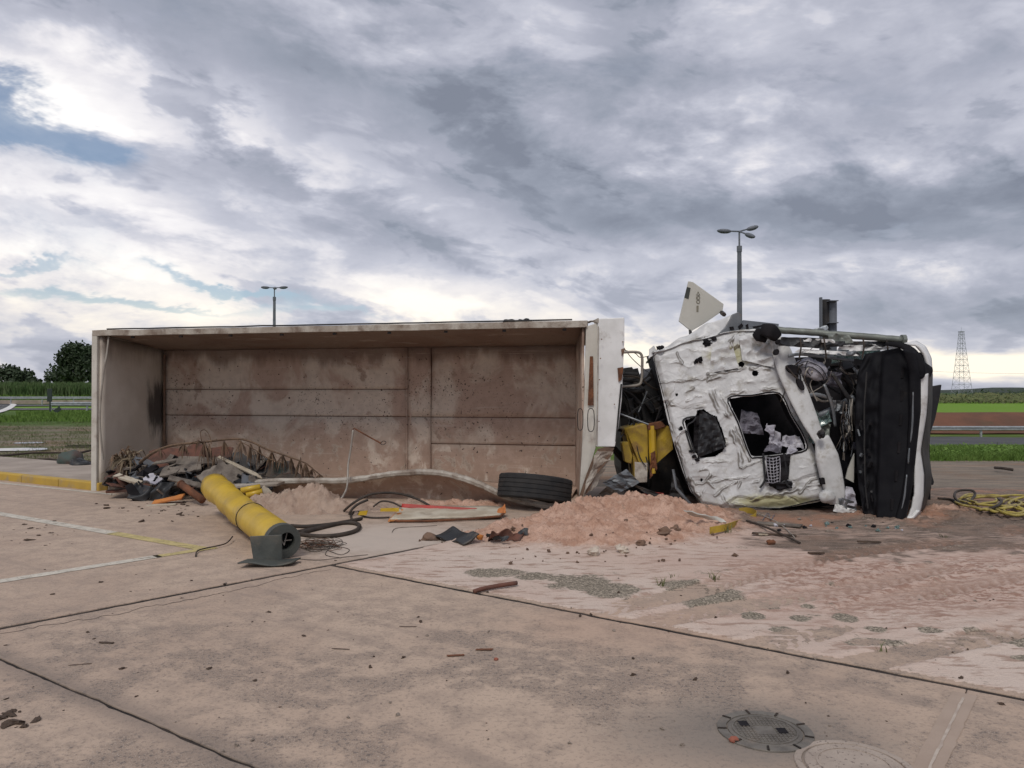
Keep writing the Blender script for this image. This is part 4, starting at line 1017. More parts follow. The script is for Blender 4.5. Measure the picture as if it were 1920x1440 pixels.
# --- cab: roof skin
def sampler(pts):
    ds = [0]
    for a, b in zip(pts, pts[1:]): ds.append(ds[-1]+math.hypot(b[0]-a[0], b[1]-a[1]))
    def f(t_):
        d = t_*ds[-1]
        for i in range(len(pts)-1):
            if d <= ds[i+1] or i == len(pts)-2:
                k_ = (d-ds[i])/((ds[i+1]-ds[i]) or 1); return tuple(a+(b-a)*k_ for a, b in zip(pts[i], pts[i+1]))
    return f
def coons(top, bot, lef, rig):
    T_, B_, L_, R_ = map(sampler, (top, bot, lef, rig)); c00, c10, c01, c11 = bot[0], bot[-1], top[0], top[-1]
    def f(u, v):
        t_, b_, l_, r_ = T_(u), B_(u), L_(v), R_(v)
        return tuple((1-v)*b_[i]+v*t_[i]+(1-u)*l_[i]+u*r_[i]-((1-u)*(1-v)*c00[i]+u*(1-v)*c10[i]+(1-u)*v*c01[i]+u*v*c11[i]) for i in range(3))
    return f
top = [(1222,658,10.45),(1250,650,10.42),(1290,637,10.38),(1340,627,10.3),(1390,618,10.2),(1430,616,10.12),(1456,624,10.08)]
bot = [(1316,948,10.12),(1360,957,9.98),(1420,958,9.9),(1480,951,9.8),(1530,942,9.72),(1562,934,9.68)]
lef = [(1316,948,10.12),(1294,920,10.16),(1279,880,10.2),(1263,830,10.24),(1250,780,10.3),(1239,730,10.36),(1229,690,10.42),(1222,658,10.45)]
rig = [(1562,934,9.68),(1552,915,9.70),(1538,880,9.74),(1522,830,9.8),(1502,780,9.86),(1482,730,9.92),(1466,680,10.0),(1456,624,10.08)]
RF = coons(top, bot, lef, rig)
HATCH = [(1365,747),(1410,741),(1461,737),(1484,778),(1508,819),(1511,844),(1467,853),(1419,858),(1405,852),(1383,791)]
HOLE2 = [(1283,788),(1304,782),(1307,770),(1319,767),(1332,776),(1344,781),(1355,808),(1361,830),(1355,847),(1339,857),(1312,858),(1300,845)]
HOLES = [(1390,683,6,5),(1416,700,6,6),(1269,740,2.6,2.6),(1315,900,3,3),(1308,806,0,0),(1277,803,3.5,4),(1440,651,0,0)]
random.seed(5)
CREASE = [([(1318,635),(1317,680),(1328,710),(1331,735),(1347,769),(1367,802),(1383,835),(1392,880),(1400,908),(1404,938)], .035, 7),
 ([(1328,700),(1338,735),(1352,762),(1362,778)], .03, 5), ([(1352,748),(1362,768),(1376,800),(1394,838),(1405,862)], .03, 6),
 ([(1355,741),(1400,733),(1462,728)], .028, 6), ([(1235,717),(1280,714),(1328,709)], .016, 4), ([(1328,702),(1394,692),(1450,690)], .02, 5),
 ([(1250,758),(1275,738),(1300,727)], .02, 5), ([(1240,738),(1262,760),(1285,766),(1320,762)], .02, 5), ([(1305,908),(1394,894),(1440,885)], .018, 4), ([(1475,880),(1505,876),(1548,868)], .015, 4),
 ([(1378,946),(1430,932),(1478,922),(1514,912),(1552,905)], .03, 7), ([(1292,900),(1300,888),(1322,878),(1335,884),(1325,900),(1318,930)], .02, 5), ([(1240,770),(1258,800),(1275,850),(1290,890),(1310,930)], .025, 6),
 ([(1365,645),(1378,630),(1390,622)], .03, 6), ([(1355,690),(1364,668),(1372,640)], .03, 7), ([(1390,690),(1398,660),(1392,630)], .03, 6), ([(1410,690),(1420,660),(1438,640)], .03, 7),
 ([(1330,712),(1360,700),(1390,690),(1420,686),(1448,694)], .025, 6), ([(1256,682),(1275,676),(1292,688),(1310,680)], .03, 5), ([(1268,662),(1280,680)], .025, 4), ([(1360,722),(1400,716),(1452,714)], .014, 4),
 ([(1340,930),(1355,915),(1380,905)], .02, 5), ([(1345,935),(1362,948)], .025, 5), ([(1330,905),(1350,925),(1365,950)], .025, 6), ([(1410,905),(1440,900),(1460,915)], .02, 5), ([(1500,925),(1520,900),(1545,890)], .02, 5), ([(1300,870),(1330,866),(1390,862)], .014, 5)]
for i in range(46):
    x, y = random.uniform(1240, 1545), random.uniform(632, 950); a = random.gauss(-.18, .5); l_ = random.uniform(12, 45)
    CREASE.append(([(x, y), (x+l_*.5*math.cos(a), y+l_*.5*math.sin(a)+random.uniform(-4, 4)), (x+l_*math.cos(a), y+l_*math.sin(a))], random.choice((1, -1, 1))*random.uniform(.008, .02), random.uniform(2.5, 5)))
CB = [(min(p[0] for p in c[0])-16, max(p[0] for p in c[0])+16, min(p[1] for p in c[0])-16, max(p[1] for p in c[0])+16) for c in CREASE]
mb = MB(); stain = []; fold_dark = []
def rooffn(u, v):
    x, y, d = RF(u, v); off = 0; gr = 0
    for (line, amp, wd), (xa, xb, ya, yb) in zip(CREASE, CB):
        if xa < x < xb and ya < y < yb:
            q_ = polydist(x+3.5*noise.noise(Vector((x*.09, y*.09, 2))), y+3.5*noise.noise(Vector((x*.09, y*.09, 7))), line)/wd
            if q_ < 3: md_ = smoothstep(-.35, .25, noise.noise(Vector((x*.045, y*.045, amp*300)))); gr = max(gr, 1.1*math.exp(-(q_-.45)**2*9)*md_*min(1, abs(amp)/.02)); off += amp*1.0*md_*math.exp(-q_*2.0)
    wx_, wy_ = x+8*noise.noise(Vector((x*.03, y*.03, 3))), y+8*noise.noise(Vector((x*.03, y*.03, 9)))
    for sx_, sy_, am, wd_ in ((.011, .020, .014, .045), (.030, .052, .0026, .06)):
        dd, pp = noise.voronoi(Vector((wx_*sx_, wy_*sy_, 0.5)))
        e_ = (dd[1]-dd[0])/wd_; sg = 1 if noise.cell(pp[0]*7.3) > -.1 else -.6
        w_ = .5+.5*smoothstep(0, .10, dd[1]-dd[0]); c0_, c1_ = pp[0], pp[1]
        def pln(c_): t_ = noise.random_unit_vector; a_ = noise.cell_vector(c_*9.7); return am*(a_.x*.6+a_.y*2.2*(wx_*sx_-c_.x)+a_.z*2.2*(wy_*sy_-c_.y))
        off += w_*pln(c0_)+(1-w_)*pln(c1_)
    off += .010*noise.noise(Vector((x*.014, y*.02, 1)))+.0025*fbm(x*.1, y*.1, 2)
    # rolled edges
    e = min(u, 1-u, v, 1-v); off -= .05*smoothstep(.05, 0, e)
    s_ = .75*math.exp(-((x-1380)/70)**2-((y-665)/26)**2)+.95*math.exp(-((x-1450)/95)**2-((y-940)/15)**2)+.35*math.exp(-((x-1300)/30)**2-((y-940)/12)**2)+.35*math.exp(-((x-1395)/12)**2-((y-850)/30)**2)
    stain.append(min(1, s_)); fold_dark.append(min(1, gr))
    return P(x, y, d-off)
def roofskip(u, v):
    x, y, _ = RF(u, v)
    if inside(x, y, HATCH) or inside(x, y, HOLE2): return True
    for hx, hy, rx, ry in HOLES:
        if rx and ((x-hx)/rx)**2+((y-hy)/ry)**2 < 1: return True
    return False
mb.grid(190, 190, rooffn, roofskip); mb.attr['stain'] = stain; mb.attr['fold_dark'] = fold_dark
roof = mb.build('cab_roof', 'roof_paint', truck, solid=.006, off=-1, smooth=False); roof['label'] = 'crumpled white cab roof facing the viewer'
def onroof(x, y, dd=0.):  # depth of the roof skin at an image point (solved on the patch)
    bu, bv, be = .5, .5, 1e9
    for i in range(21):
        for j in range(21):
            q_ = RF(i/20, j/20); e = (q_[0]-x)**2+(q_[1]-y)**2
            if e < be: be, bu, bv = e, i/20, j/20
    st_ = .04
    for _ in range(14):
        for du, dv in ((st_,0),(-st_,0),(0,st_),(0,-st_)):
            q_ = RF(bu+du, bv+dv); e = (q_[0]-x)**2+(q_[1]-y)**2
            if e < be: be, bu, bv = e, bu+du, bv+dv
        st_ *= .65
    return P(x, y, RF(bu, bv)[2]+dd)
sheet([onroof(1392,676,-.02), onroof(1452,690,-.03), onroof(1450,632,-.02), onroof(1385,628,-.02)], 26, 22, .035, 7, 17, 'folded_skin', 'roof_paint', roof, .006)
sheet([onroof(1330,700,-.015), onroof(1385,690,-.02), onroof(1372,640,-.03), onroof(1335,650,-.01)], 22, 18, .025, 6, 23, 'folded_skin', 'roof_paint', roof, .006)
# hatch frame, torn lining, padded black plug
loop = [onroof(x, y, .0) for x, y in HATCH]
MB().tube(catmull(loop, 4, True), .016, 6, closed=True).build('hatch_rim', 'roof_paint', roof, smooth=True)
MB().tube(catmull([onroof(x, y, -.012) for x, y in HATCH], 4, True), .010, 6, closed=True).build('hatch_gasket', 'interior', roof, smooth=True)
loop2 = catmull([onroof(x, y, .05) for x, y in HATCH], 4, True)
mb = MB(); n_ = len(loop2); mb.v = loop2+[p+Vector((0, .22, 0)) for p in loop2]; mb.f = [(i, (i+1) % n_, n_+(i+1) % n_, n_+i) for i in range(n_)]
mb.build('hatch_lining', 'interior', roof, solid=.01)
sheet([onroof(1300,852,.12), onroof(1356,848,.10), onroof(1346,778,.06), onroof(1302,780,.08)], 12, 14, .03, 8, 12, 'black_padding', 'interior', roof, .02)
sheet([onroof(1308,858,-.03), onroof(1362,838,-.05), onroof(1342,784,-.03), onroof(1312,768,-.01)], 14, 14, .03, 9, 31, 'torn_vent_cover', 'black_plastic', roof, .012)
MB().tube(catmull([onroof(x, y, -.012) for x, y in [(1281,787),(1304,781),(1300,790),(1288,800),(1296,828),(1302,848),(1296,842),(1286,810)]], 3, True), .012, 5, closed=True).build('vent_frame', 'black_plastic', roof)
for x_, y_, r2, s_ in ((1326,643,.055,1),(1311,676,.05,2),(1302,856,.03,3),(1296,846,.025,4),(1275,804,.02,5),(1338,635,.035,6),(1308,862,.03,9)):
    lump(onroof(x_, y_, -.01), r2*1.1, .03, r2*.75, s_, .8, 12, 8).build('torn_foam', 'interior', roof)
sheet([onroof(1302,683,-.015), onroof(1318,676,-.03), onroof(1316,668,-.03), onroof(1300,678,-.015)], 6, 4, .02, 12, 8, 'torn_strip', 'interior', roof, .006)
# things seen through the hatch: bedding and netting
for i, (poly, mm, dd) in enumerate([([(1385,812),(1432,815),(1420,775),(1390,768)], 'cloth_dark', .16), ([(1432,808),(1450,820),(1452,800),(1436,796)], 'cloth', .03), ([(1440,832),(1465,848),(1462,812),(1446,806)], 'cloth', .05), ([(1462,838),(1508,842),(1500,818),(1468,818)], 'cloth', .06), ([(1474,856),(1496,848),(1492,836),(1478,838)], 'cloth', -.02), ([(1432,846),(1462,850),(1458,836),(1438,836)], 'cloth_dark', .0)]):
    sheet([onroof(x, y, dd+.02*j) for j, (x, y) in enumerate(poly)], 12, 12, .04, 11, 40+i, 'bedding', mm, roof, .006)
net = sheet([onroof(1436,905,-.05), onroof(1478,898,-.05), onroof(1482,852,-.03), onroof(1438,856,-.03)], 10, 12, .02, 8, 60, 'speaker_box', 'interior', roof, .05)
for i in range(9):
    t_ = i/8; a = onroof(1434+12*math.sin(t_*2.5)*.4, 858+46*t_, -.10); b = onroof(1462-2*t_, 856+46*t_, -.13)
    MB().tube([a, a.lerp(b, .5)+Vector((0, -.02, -.015)), b], .0045, 4).build('net_cord', 'cloth', net)
for i in range(5):
    t_ = i/4; MB().tube([onroof(1436+26*t_, 858, -.10), onroof(1438+25*t_, 880, -.135), onroof(1442+20*t_, 904, -.11)], .0045, 4).build('net_cord', 'cloth', net)
for pts_ in ([(1431,850),(1433,880),(1434,900),(1425,915)], [(1470,850),(1474,880),(1474,905),(1482,914)], [(1434,898),(1455,908),(1472,902)]):
    MB().tube(catmull([onroof(x, y, -.06) for x, y in pts_], 4), .014, 6).build('strap', 'black_plastic', net)
lump(onroof(1462,908,-.04), .13, .05, .06, 22, .8, 14, 9).build('loose_padding', 'interior', net)
# --- cab shell: side skins that run back from the roof, rear wall, floor of the cavity
tl = [P(*p) for p in top]; mb = MB(); bk = Vector((.25, 1.9, 0))
mb.grid(12, 8, lambda u, v: P(*sampler(top)(u))+bk*v+Vector((0, 0, .05*fbm(u*4, v*4, 7)-.08*v-.02)))
mb.build('cab_side', 'roof_paint', truck, solid=.008, smooth=True)
mb = MB(); mb.grid(12, 8, lambda u, v: P(*sampler(lef)(u))+bk*v+Vector((.03*fbm(u*4, v*4, 7)+.02, .02, 0)))
mb.build('cab_rear_wall', 'interior', truck, solid=.008, smooth=True)
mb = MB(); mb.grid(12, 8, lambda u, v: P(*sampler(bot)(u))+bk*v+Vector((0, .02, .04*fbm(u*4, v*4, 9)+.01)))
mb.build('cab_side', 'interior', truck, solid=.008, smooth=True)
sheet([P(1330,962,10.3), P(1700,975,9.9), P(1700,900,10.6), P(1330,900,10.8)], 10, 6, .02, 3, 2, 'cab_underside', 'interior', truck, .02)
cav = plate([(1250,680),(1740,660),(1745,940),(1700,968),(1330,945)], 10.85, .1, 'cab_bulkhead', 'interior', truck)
# --- windscreen header and pillar
def beam(pts_, ws, D_, name, m, flat=.45, parent=truck, **kw):
    p3 = catmull([P(x, y, D_ if not isinstance(D_, list) else D_[i]) for i, (x, y) in enumerate(pts_)], 5)
    n_ = len(p3); w_ = []
    for i in range(n_):
        t_ = i/(n_-1)*(len(ws)-1); k_ = min(int(t_), len(ws)-2); w_.append(ws[k_]+(ws[k_+1]-ws[k_])*(t_-k_))
    mb = MB(); nrm0 = Vector((0, -1, 0))
    for i, p in enumerate(p3):
        d = (p3[min(i+1, n_-1)]-p3[max(i-1, 0)]).normalized(); sd_ = d.cross(nrm0).normalized(); nn_ = sd_.cross(d)
        for j in range(12):
            a = 2*math.pi*j/12; c_, s_ = math.cos(a), math.sin(a)
            c_ = math.copysign(abs(c_)**.42, c_); s_ = math.copysign(abs(s_)**.5, s_)
            mb.v.append(p+sd_*(w_[i]*c_)+nn_*(w_[i]*flat*s_)+nn_*.006*nz(i*.5, j*.3))
    mb.f = [(i*12+j, i*12+(j+1) % 12, (i+1)*12+(j+1) % 12, (i+1)*12+j) for i in range(n_-1) for j in range(12)]+[tuple(range(11, -1, -1)), tuple(range((n_-1)*12, n_*12))]
    return mb.build(name, m, parent, smooth=True, **kw)
hdr = beam([(1453,634),(1464,655),(1478,695),(1497,740),(1517,785),(1536,825),(1550,858)], [.07,.12,.14,.135,.11,.07,.035], [9.98,9.93,9.87,9.8,9.72,9.66,9.62], 'windscreen_header', 'beam_paint', .22)
for (x_, y_, rx, ry, a) in ((1462,641,5,5,0),(1457,660,4,6,10),(1490,693,15,8,25),(1502,721,5,12,-25)):
    c_ = P(x_, y_, 9.74); r2 = 9.7/FPX
    MB().prism([c_+Vector((r2*(rx*math.cos(t_)*math.cos(R(a))-ry*math.sin(t_)*math.sin(R(a))), 0, -r2*(rx*math.cos(t_)*math.sin(R(a))+ry*math.sin(t_)*math.cos(R(a))))) for t_ in [2*math.pi*i/14 for i in range(14)]], (0, .08, 0)).build('header_slot', 'interior', hdr)
pil = beam([(1541,818),(1550,855),(1558,890),(1566,925),(1568,945)], [.08,.14,.14,.12,.08], [9.66,9.62,9.6,9.58,9.58], 'pillar', 'beam_paint', .4)
lump(P(1551,931,9.52), .10, .07, .085, 5, .2, 18, 12).build('pillar_boss', 'beam_paint', pil, smooth=True)
plate([(1538,897),(1546,896),(1548,908),(1540,909)], 9.44, .05, 'slot', 'interior', pil)
lump(P(1540,814,9.5), .045, .05, .055, 2, .5, 12, 8).build('hinge', 'dark_metal', pil)
beam([(1438,635),(1425,628),(1415,622)], [.06,.09,.05], 9.95, 'rolled_pad', 'interior', .6)
# --- windscreen opening: dash, column, wiring, glass
mb = MB(); mb.grid(18, 14, lambda u, v: P(1570+75*u+10*v, 955-290*v, 10.5-.5*u)+Vector((0, .05*fbm(u*6, v*6, 3), 0)))
dash = mb.build('dashboard', 'interior', truck, solid=.02)
sheet([P(1560,915,9.75), P(1600,930,9.85), P(1596,848,10.0), P(1548,836,9.85)], 12, 14, .03, 4, 71, 'door_card', 'front_black', truck, .015)
plate([(1590,880),(1602,850),(1601,905),(1586,897)], 9.66, .02, 'white_trim_piece', 'panel_white', truck)
beam([(1475,772),(1510,785),(1540,778),(1575,762),(1602,745)], [.03,.04,.045,.05,.045], [10.2,10.1,10.0,9.95,9.9], 'steering_column', 'steel', 1.)
beam([(1500,760),(1525,775),(1545,800),(1555,820)], [.04,.06,.06,.03], 10.05, 'steering_column', 'dark_metal', 1.)
beam([(1555,690),(1590,715),(1605,740)], [.03,.03,.03], 10.1, 'dash_bar', 'dark_metal', 1.)
air = lump(P(1523,693,9.86), .21, .10, .125, 3, .35, 22, 14); ab = air.build('airbag', 'cloth', truck, smooth=True)
ab.data.transform(Matrix.Translation(P(1523,693,9.86)-WL[truck.name]) @ Matrix.Rotation(R(25), 4, 'Y') @ Matrix.Translation(-(P(1523,693,9.86)-WL[truck.name])))
for pts_ in ([(1498,682),(1515,678),(1540,690),(1552,712)], [(1503,690),(1520,688),(1538,700),(1546,715)], [(1515,676),(1510,690),(1520,705)]):
    MB().tube(catmull([P(x, y, 9.75) for x, y in pts_], 4), .006, 5).build('seam', 'black_plastic', ab)
rr = random.Random(11)
for i in range(26):
    x, y = 1588+rr.gauss(0, 7), rr.uniform(735, 800); pts_ = [(x, y)]
    for j in range(4): x += rr.gauss(0, 3.5)-.3; y += rr.uniform(8, 22); pts_.append((x, y))
    MB().tube(catmull([P(a, b, 9.72+rr.uniform(-.06, .1)) for a, b in pts_], 3), rr.choice((.004, .006, .009)), 4).build('wire', rr.choice(['hose_black','hose_grey','steel','black_plastic','wood_grey']), dash)
for i in range(14):
    x, y = rr.uniform(1470, 1640), rr.uniform(640, 700); pts_ = [(x, y)]
    for j in range(3): x += rr.gauss(0, 14); y += rr.uniform(6, 30); pts_.append((x, y))
    MB().tube(catmull([P(a, b, 9.8+rr.uniform(-.1, .2)) for a, b in pts_], 4), rr.choice((.005, .008, .012)), 5).build('wire', rr.choice(['hose_black','hose_grey','black_plastic']), dash)
for i in range(34):
    x, y = rr.uniform(1475, 1640), rr.uniform(660, 950); c_ = P(x, y, rr.uniform(10.0, 10.4)); s_ = rr.uniform(.03, .11)
    mb = MB(); mb.box(c_, (s_*rr.uniform(.5,2), s_, s_*rr.uniform(.4,1.6)), (rr.uniform(-1,1), rr.uniform(-1,1), rr.uniform(-1,1))); mb.build('dash_module', rr.choice(['interior','black_plastic','dark_metal','interior','interior','cloth_dark']), dash, bevel=.008)
for i, (pts_, w_, m_) in enumerate([([(1478,668),(1500,664),(1540,668),(1600,676)], .018, 'steel'), ([(1560,700),(1580,730),(1598,760),(1604,800)], .02, 'dark_metal'), ([(1545,720),(1560,760),(1566,800)], .018, 'steel'), ([(1498,745),(1530,740),(1560,748)], .022, 'steel'), ([(1600,690),(1620,720),(1625,760)], .016, 'steel'), ([(1570,868),(1580,890),(1592,935)], .016, 'dark_metal'), ([(1508,715),(1522,738),(1540,752),(1560,750)], .012, 'hose_grey'), ([(1575,690),(1590,700),(1612,694),(1640,678)], .014, 'hose_grey')]):
    beam(pts_, [w_, w_*1.3, w_], 9.78+.03*i, 'bent_frame_bar', m_, .7)
for i, (poly, m_) in enumerate([([(1548,720),(1575,728),(1580,700),(1556,696)], 'cloth_dark'), ([(1560,770),(1584,778),(1580,752),(1558,750)], 'steel'), ([(1600,735),(1622,742),(1618,705),(1604,708)], 'dark_metal'), ([(1530,818),(1552,824),(1556,795),(1536,792)], 'olive_steel'), ([(1576,820),(1590,826),(1592,790),(1580,786)], 'cloth_dark')]):
    sheet([P(x, y, 9.9) for x, y in poly], 12, 12, .04, 9, 140+i, 'torn_dash_skin', m_, dash, .006)
m = bpy.data.materials.new('glass'); m.use_nodes = True; b_ = m.node_tree.nodes['Principled BSDF']
b_.inputs['Base Color'].default_value = (.22,.36,.32,1); b_.inputs['Roughness'].default_value = .15; b_.inputs['Transmission Weight'].default_value = .45; MATS['glass'] = m
gk = NT.__new__(NT); gk.t = m.node_tree
vv = gk.n('ShaderNodeTexCoord').outputs['Object']; gk.put(b_.inputs['Base Color'], gk.mix(gk.step(gk.vor(vv, 60, 'DISTANCE_TO_EDGE'), .0, .12), (.50,.58,.56), (.10,.20,.18)))
for i, poly in enumerate([[(1518,830),(1530,832),(1524,772),(1516,770)], [(1528,800),(1542,815),(1534,775),(1525,768)], [(1600,672),(1642,678),(1650,655),(1610,650)], [(1560,682),(1605,672),(1600,655),(1565,662)], [(1628,690),(1640,680),(1646,668),(1634,672)], [(1530,790),(1555,770),(1560,790),(1540,800)]]):
    sheet([P(x, y, 9.82) for x, y in poly], 12, 10, .03, 9, 80+i, 'windscreen_shard', 'glass', truck, .006)
# --- front of the cab: black lower grille, slotted bumper, white trim
fr_l = [(1618,962,9.2),(1608,900,9.32),(1604,830,9.4),(1603,760,9.45),(1608,700,9.5),(1622,664,9.52)]
fr_r = [(1676,980,8.98),(1690,930,8.98),(1700,860,9.0),(1706,780,9.04),(1708,710,9.1),(1700,662,9.16)]
fr_t = [(1622,664,9.52),(1668,655,9.3),(1686,652,9.2),(1700,662,9.16)]
fr_b = [(1618,962,9.2),(1650,975,9.05),(1676,980,8.98)]
FF = coons(fr_t, fr_b, fr_l, fr_r)
mb = MB(); mb.grid(36, 90, lambda u, v: P(FF(u, v)[0], FF(u, v)[1], FF(u, v)[2]+((.12+.05*noise.noise(Vector((u*9, v*14, 2))))*smoothstep(.46, .42, u)+.003*fbm(u*5, v*9, 4))))
front = mb.build('front_panel', 'front_black', truck, solid=.02, off=-1, smooth=True); front['label'] = 'black lower front panel of the cab with a row of slots'
for v in (.10, .27, .43, .59, .73, .86):
    x, y, d = FF(.83, v); MB().box(P(x, y, d-.006), (.028, .02, .13), (0, R(5), 0)).build('grille_slot', 'interior', front)
for i in range(14):
    u, v = rr.uniform(.02, .36), rr.uniform(.05, .6); x, y, d = FF(u, v); c_ = P(x, y, d+.08)
    MB().box(c_, (rr.uniform(.01,.03), .03, rr.uniform(.02,.09)), (rr.uniform(-.4,.4),)*3).build('grille_fragment', rr.choice(['interior','dark_metal','steel','interior']), front)
for u_ in (.17,):
    MB().tube([P(FF(u_, v_)[0]+1.5*nz(v_*9, u_*30), FF(u_, v_)[1], FF(u_, v_)[2]+.06) for v_ in [i/24 for i in range(1, 22)]], .009, 5).build('grille_rib', 'dark_metal', front)
def ribbon(pl, pr, Dl, Dr, name, m, parent, th=.03, jag=0., nv=60, nu=6, bulge=.0, **kw):
    L_, R_ = sampler([(x, y, Dl) for x, y in pl]), sampler([(x, y, Dr) for x, y in pr]); mb = MB()
    def fn(u, v):
        a, b = L_(v), R_(v); x, y, d = (a[i]+(b[i]-a[i])*u for i in range(3))
        x += jag*(1-u)*(1 if noise.noise(Vector((0, v*23, 1))) > .05 else -.2)*noise.noise(Vector((3, v*9, 2)))
        return P(x, y, d-bulge*math.sin(math.pi*u))
    mb.grid(nu, nv, fn); return mb.build(name, m, parent, solid=th, off=-1, smooth=True, **kw)
ribbon([(1696,655),(1708,700),(1708,780),(1703,860),(1692,930),(1678,980)], [(1712,660),(1722,700),(1722,770),(1714,840),(1707,905),(1694,978)], 9.02, 9.02, 'bumper_band', 'front_black', truck, .03, bulge=.03)
trim = ribbon([(1722,705),(1722,745),(1718,780),(1709,830),(1708,850),(1713,880),(1713,920),(1708,950),(1696,978)], [(1736,700),(1735,745),(1732,780),(1722,840),(1722,850),(1728,890),(1727,930),(1722,955),(1712,972)], 9.05, 9.10, 'bumper_trim', 'white_paint', truck, .03, 7, 80, 6, .02); trim['label'] = 'white bumper trim with chipped inner edge'
ribbon([(1710,668),(1722,690),(1726,706)], [(1742,690),(1743,696),(1736,708)], 9.06, 9.2, 'corner_guard', 'front_black', truck, .04, 0, 12, 5, .03)
cg = ribbon([(1690,648),(1715,648),(1730,665),(1738,690)], [(1715,642),(1732,652),(1742,672),(1744,702)], 9.2, 9.35, 'corner_cap', 'white_paint', truck, .03, 0, 20, 5, .03)
beam([(1660,645),(1690,648),(1712,662),(1725,685),(1728,705),(1718,706)], [.02,.035,.05,.05,.03,.02], [9.25,9.15,9.05,9.02,9.0,9.0], 'corner_moulding', 'front_black', .7)
ribbon([(1736,700),(1735,745),(1732,780),(1722,840),(1728,890),(1727,930),(1720,958)], [(1744,700),(1743,760),(1740,800),(1737,850),(1742,890),(1741,915),(1728,955)], 9.1, 9.5, 'bumper_side', 'dark_metal', truck, .03, 0, 40, 5, .02)
ribbon([(1744,700),(1743,760),(1740,800),(1737,850),(1742,890),(1741,915),(1728,955)], [(1744,700),(1743,760),(1740,800),(1737,850),(1741,890),(1740,915),(1727,950)], 9.5, 11.2, 'front_underside', 'dark_metal', truck, .03, 0, 30, 8, .0)
ribbon([(1700,976),(1712,972),(1722,960)], [(1716,976),(1726,965),(1732,950)], 9.0, 9.3, 'bumper_corner', 'white_paint', truck, .03, 0, 12, 4, .03)
for pts_ in ([(1712,735),(1711,790),(1707,830)], [(1700,890),(1696,930),(1688,970)], [(1705,840),(1703,870)]):
    beam(pts_, [.006,.012,.006], 8.97, 'scuffed_edge', 'steel', .6, front)
flap = plate([(1743,735),(1750,724),(1766,721),(1763,742),(1754,785),(1745,812),(1738,850),(1745,880),(1752,904),(1750,910),(1736,905),(1732,850),(1738,790)], 9.95, .05, 'mudguard', 'black_plastic', truck, bevel=.008)
# --- along the upper edge of the cab
sheet([P(1240,655,10.5), P(1345,628,10.35), P(1384,590,10.35), P(1318,612,10.5)], 22, 14, .035, 4, 91, 'folded_door_skin', 'roof_paint', truck, .008, True)
ds = plate([(1345,628),(1362,612),(1374,589),(1384,585),(1391,590),(1388,608),(1394,612),(1440,616),(1442,624),(1400,622)], [10.28]*10, .05, 'door_edge', 'steel', truck, bevel=.006)
for poly in ([(1368,613),(1375,612),(1377,618),(1370,619)], [(1384,612),(1391,606),(1394,611),(1387,618)], [(1399,609),(1403,607),(1404,618),(1400,618)], [(1412,612),(1430,609),(1428,613),(1414,616)]):
    plate(poly, 10.265, .03, 'punched_hole', 'interior', ds)
beam([(1428,618),(1445,622),(1458,634)], [.07,.10,.06], [9.9,9.85,9.85], 'foam_roll', 'interior', .8)
MB().tube([P(1392,606,10.5), P(1458,613,10.5)], .055, 4).build('plank', 'pole_grey', truck)
rail = MB().tube([P(1440,617,10.0)+(P(1694,637,9.6)-P(1440,617,10.0))*(i/24)+Vector((0, 0, .012*nz(i*.5, 3))) for i in range(25)], .046, 8).build('side_tube', 'olive_steel', truck, smooth=True)
MB().tube([P(1696,628,9.6), P(1697,644,9.6)], .022, 8).build('tube_flange', 'dark_metal', rail)
MB().tube([P(1697,637,9.6), P(1690,637,9.6)], .065, 10).build('tube_flange', 'olive_steel', rail)
sheet([P(1555,640,9.7), P(1600,644,9.7), P(1592,628,9.7), P(1548,626,9.75)], 12, 6, .03, 8, 95, 'torn_cover', 'olive_steel', rail, .01)
for i, (poly, mm) in enumerate([([(1460,648),(1560,655),(1545,634),(1465,632)], 'tarp_black'), ([(1500,640),(1570,644),(1560,637),(1510,634)], 'white_paint'), ([(1570,660),(1690,655),(1680,646),(1575,648)], 'white_paint'), ([(1540,650),(1700,650),(1690,640),(1545,640)], 'tarp_black'), ([(1490,660),(1610,668),(1600,661),(1500,654)], 'white_paint'), ([(1620,654),(1692,650),(1680,645),(1630,646)], 'white_paint'), ([(1565,668),(1615,666),(1600,656),(1570,656)], 'steel')]):
    sheet([P(x, y, 9.72) for x, y in poly], 24, 6, .03, 7, 100+i, 'torn_skin', mm, truck, .008)
for x_ in (1500, 1545, 1618, 1662): MB().tube(catmull([P(x_, 634, 9.62), P(x_+2, 650, 9.6), P(x_+rr.uniform(-4,6), 672, 9.62)], 4), .010, 6).build('hanging_strap', 'hose_black', truck)
# locker lid sticking up, with a dark label and stamped marks
lidp = [(1291,527),(1300,529),(1357,570),(1355,583),(1320,607),(1296,621),(1273,602)]
lid = plate(lidp, 10.6, .035, 'locker_lid', 'panel_white', truck, bevel=.006); lid['label'] = 'pale locker lid standing up above the crushed cab'
plate([(1288,538),(1295,540),(1291,561),(1283,558)], 10.596, .004, 'dark_label', 'ink', lid)
plate([(1306,573),(1310,573),(1309.5,585),(1306,585)], 10.596, .004, 'stamped_mark', 'marks', lid)
def ringmark(cx, cy, rx, ry, r_=.006):
    MB().tube([P(cx+rx*math.cos(t_), cy+ry*math.sin(t_), 10.596) for t_ in [2*math.pi*i/12 for i in range(12)]], r_, 4, closed=True).build('stamped_mark', 'marks', lid)
MB().tube([P(1309,547,10.596), P(1312,553,10.596), P(1306,553,10.596)], .007, 4, closed=True).build('stamped_mark', 'marks', lid)
ringmark(1309.5, 558, 2.6, 3); ringmark(1309, 565.5, 3, 3.2)
MB().tube([P(1306,555.5,10.596), P(1306,561,10.596)], .006, 4).build('stamped_mark', 'marks', lid)
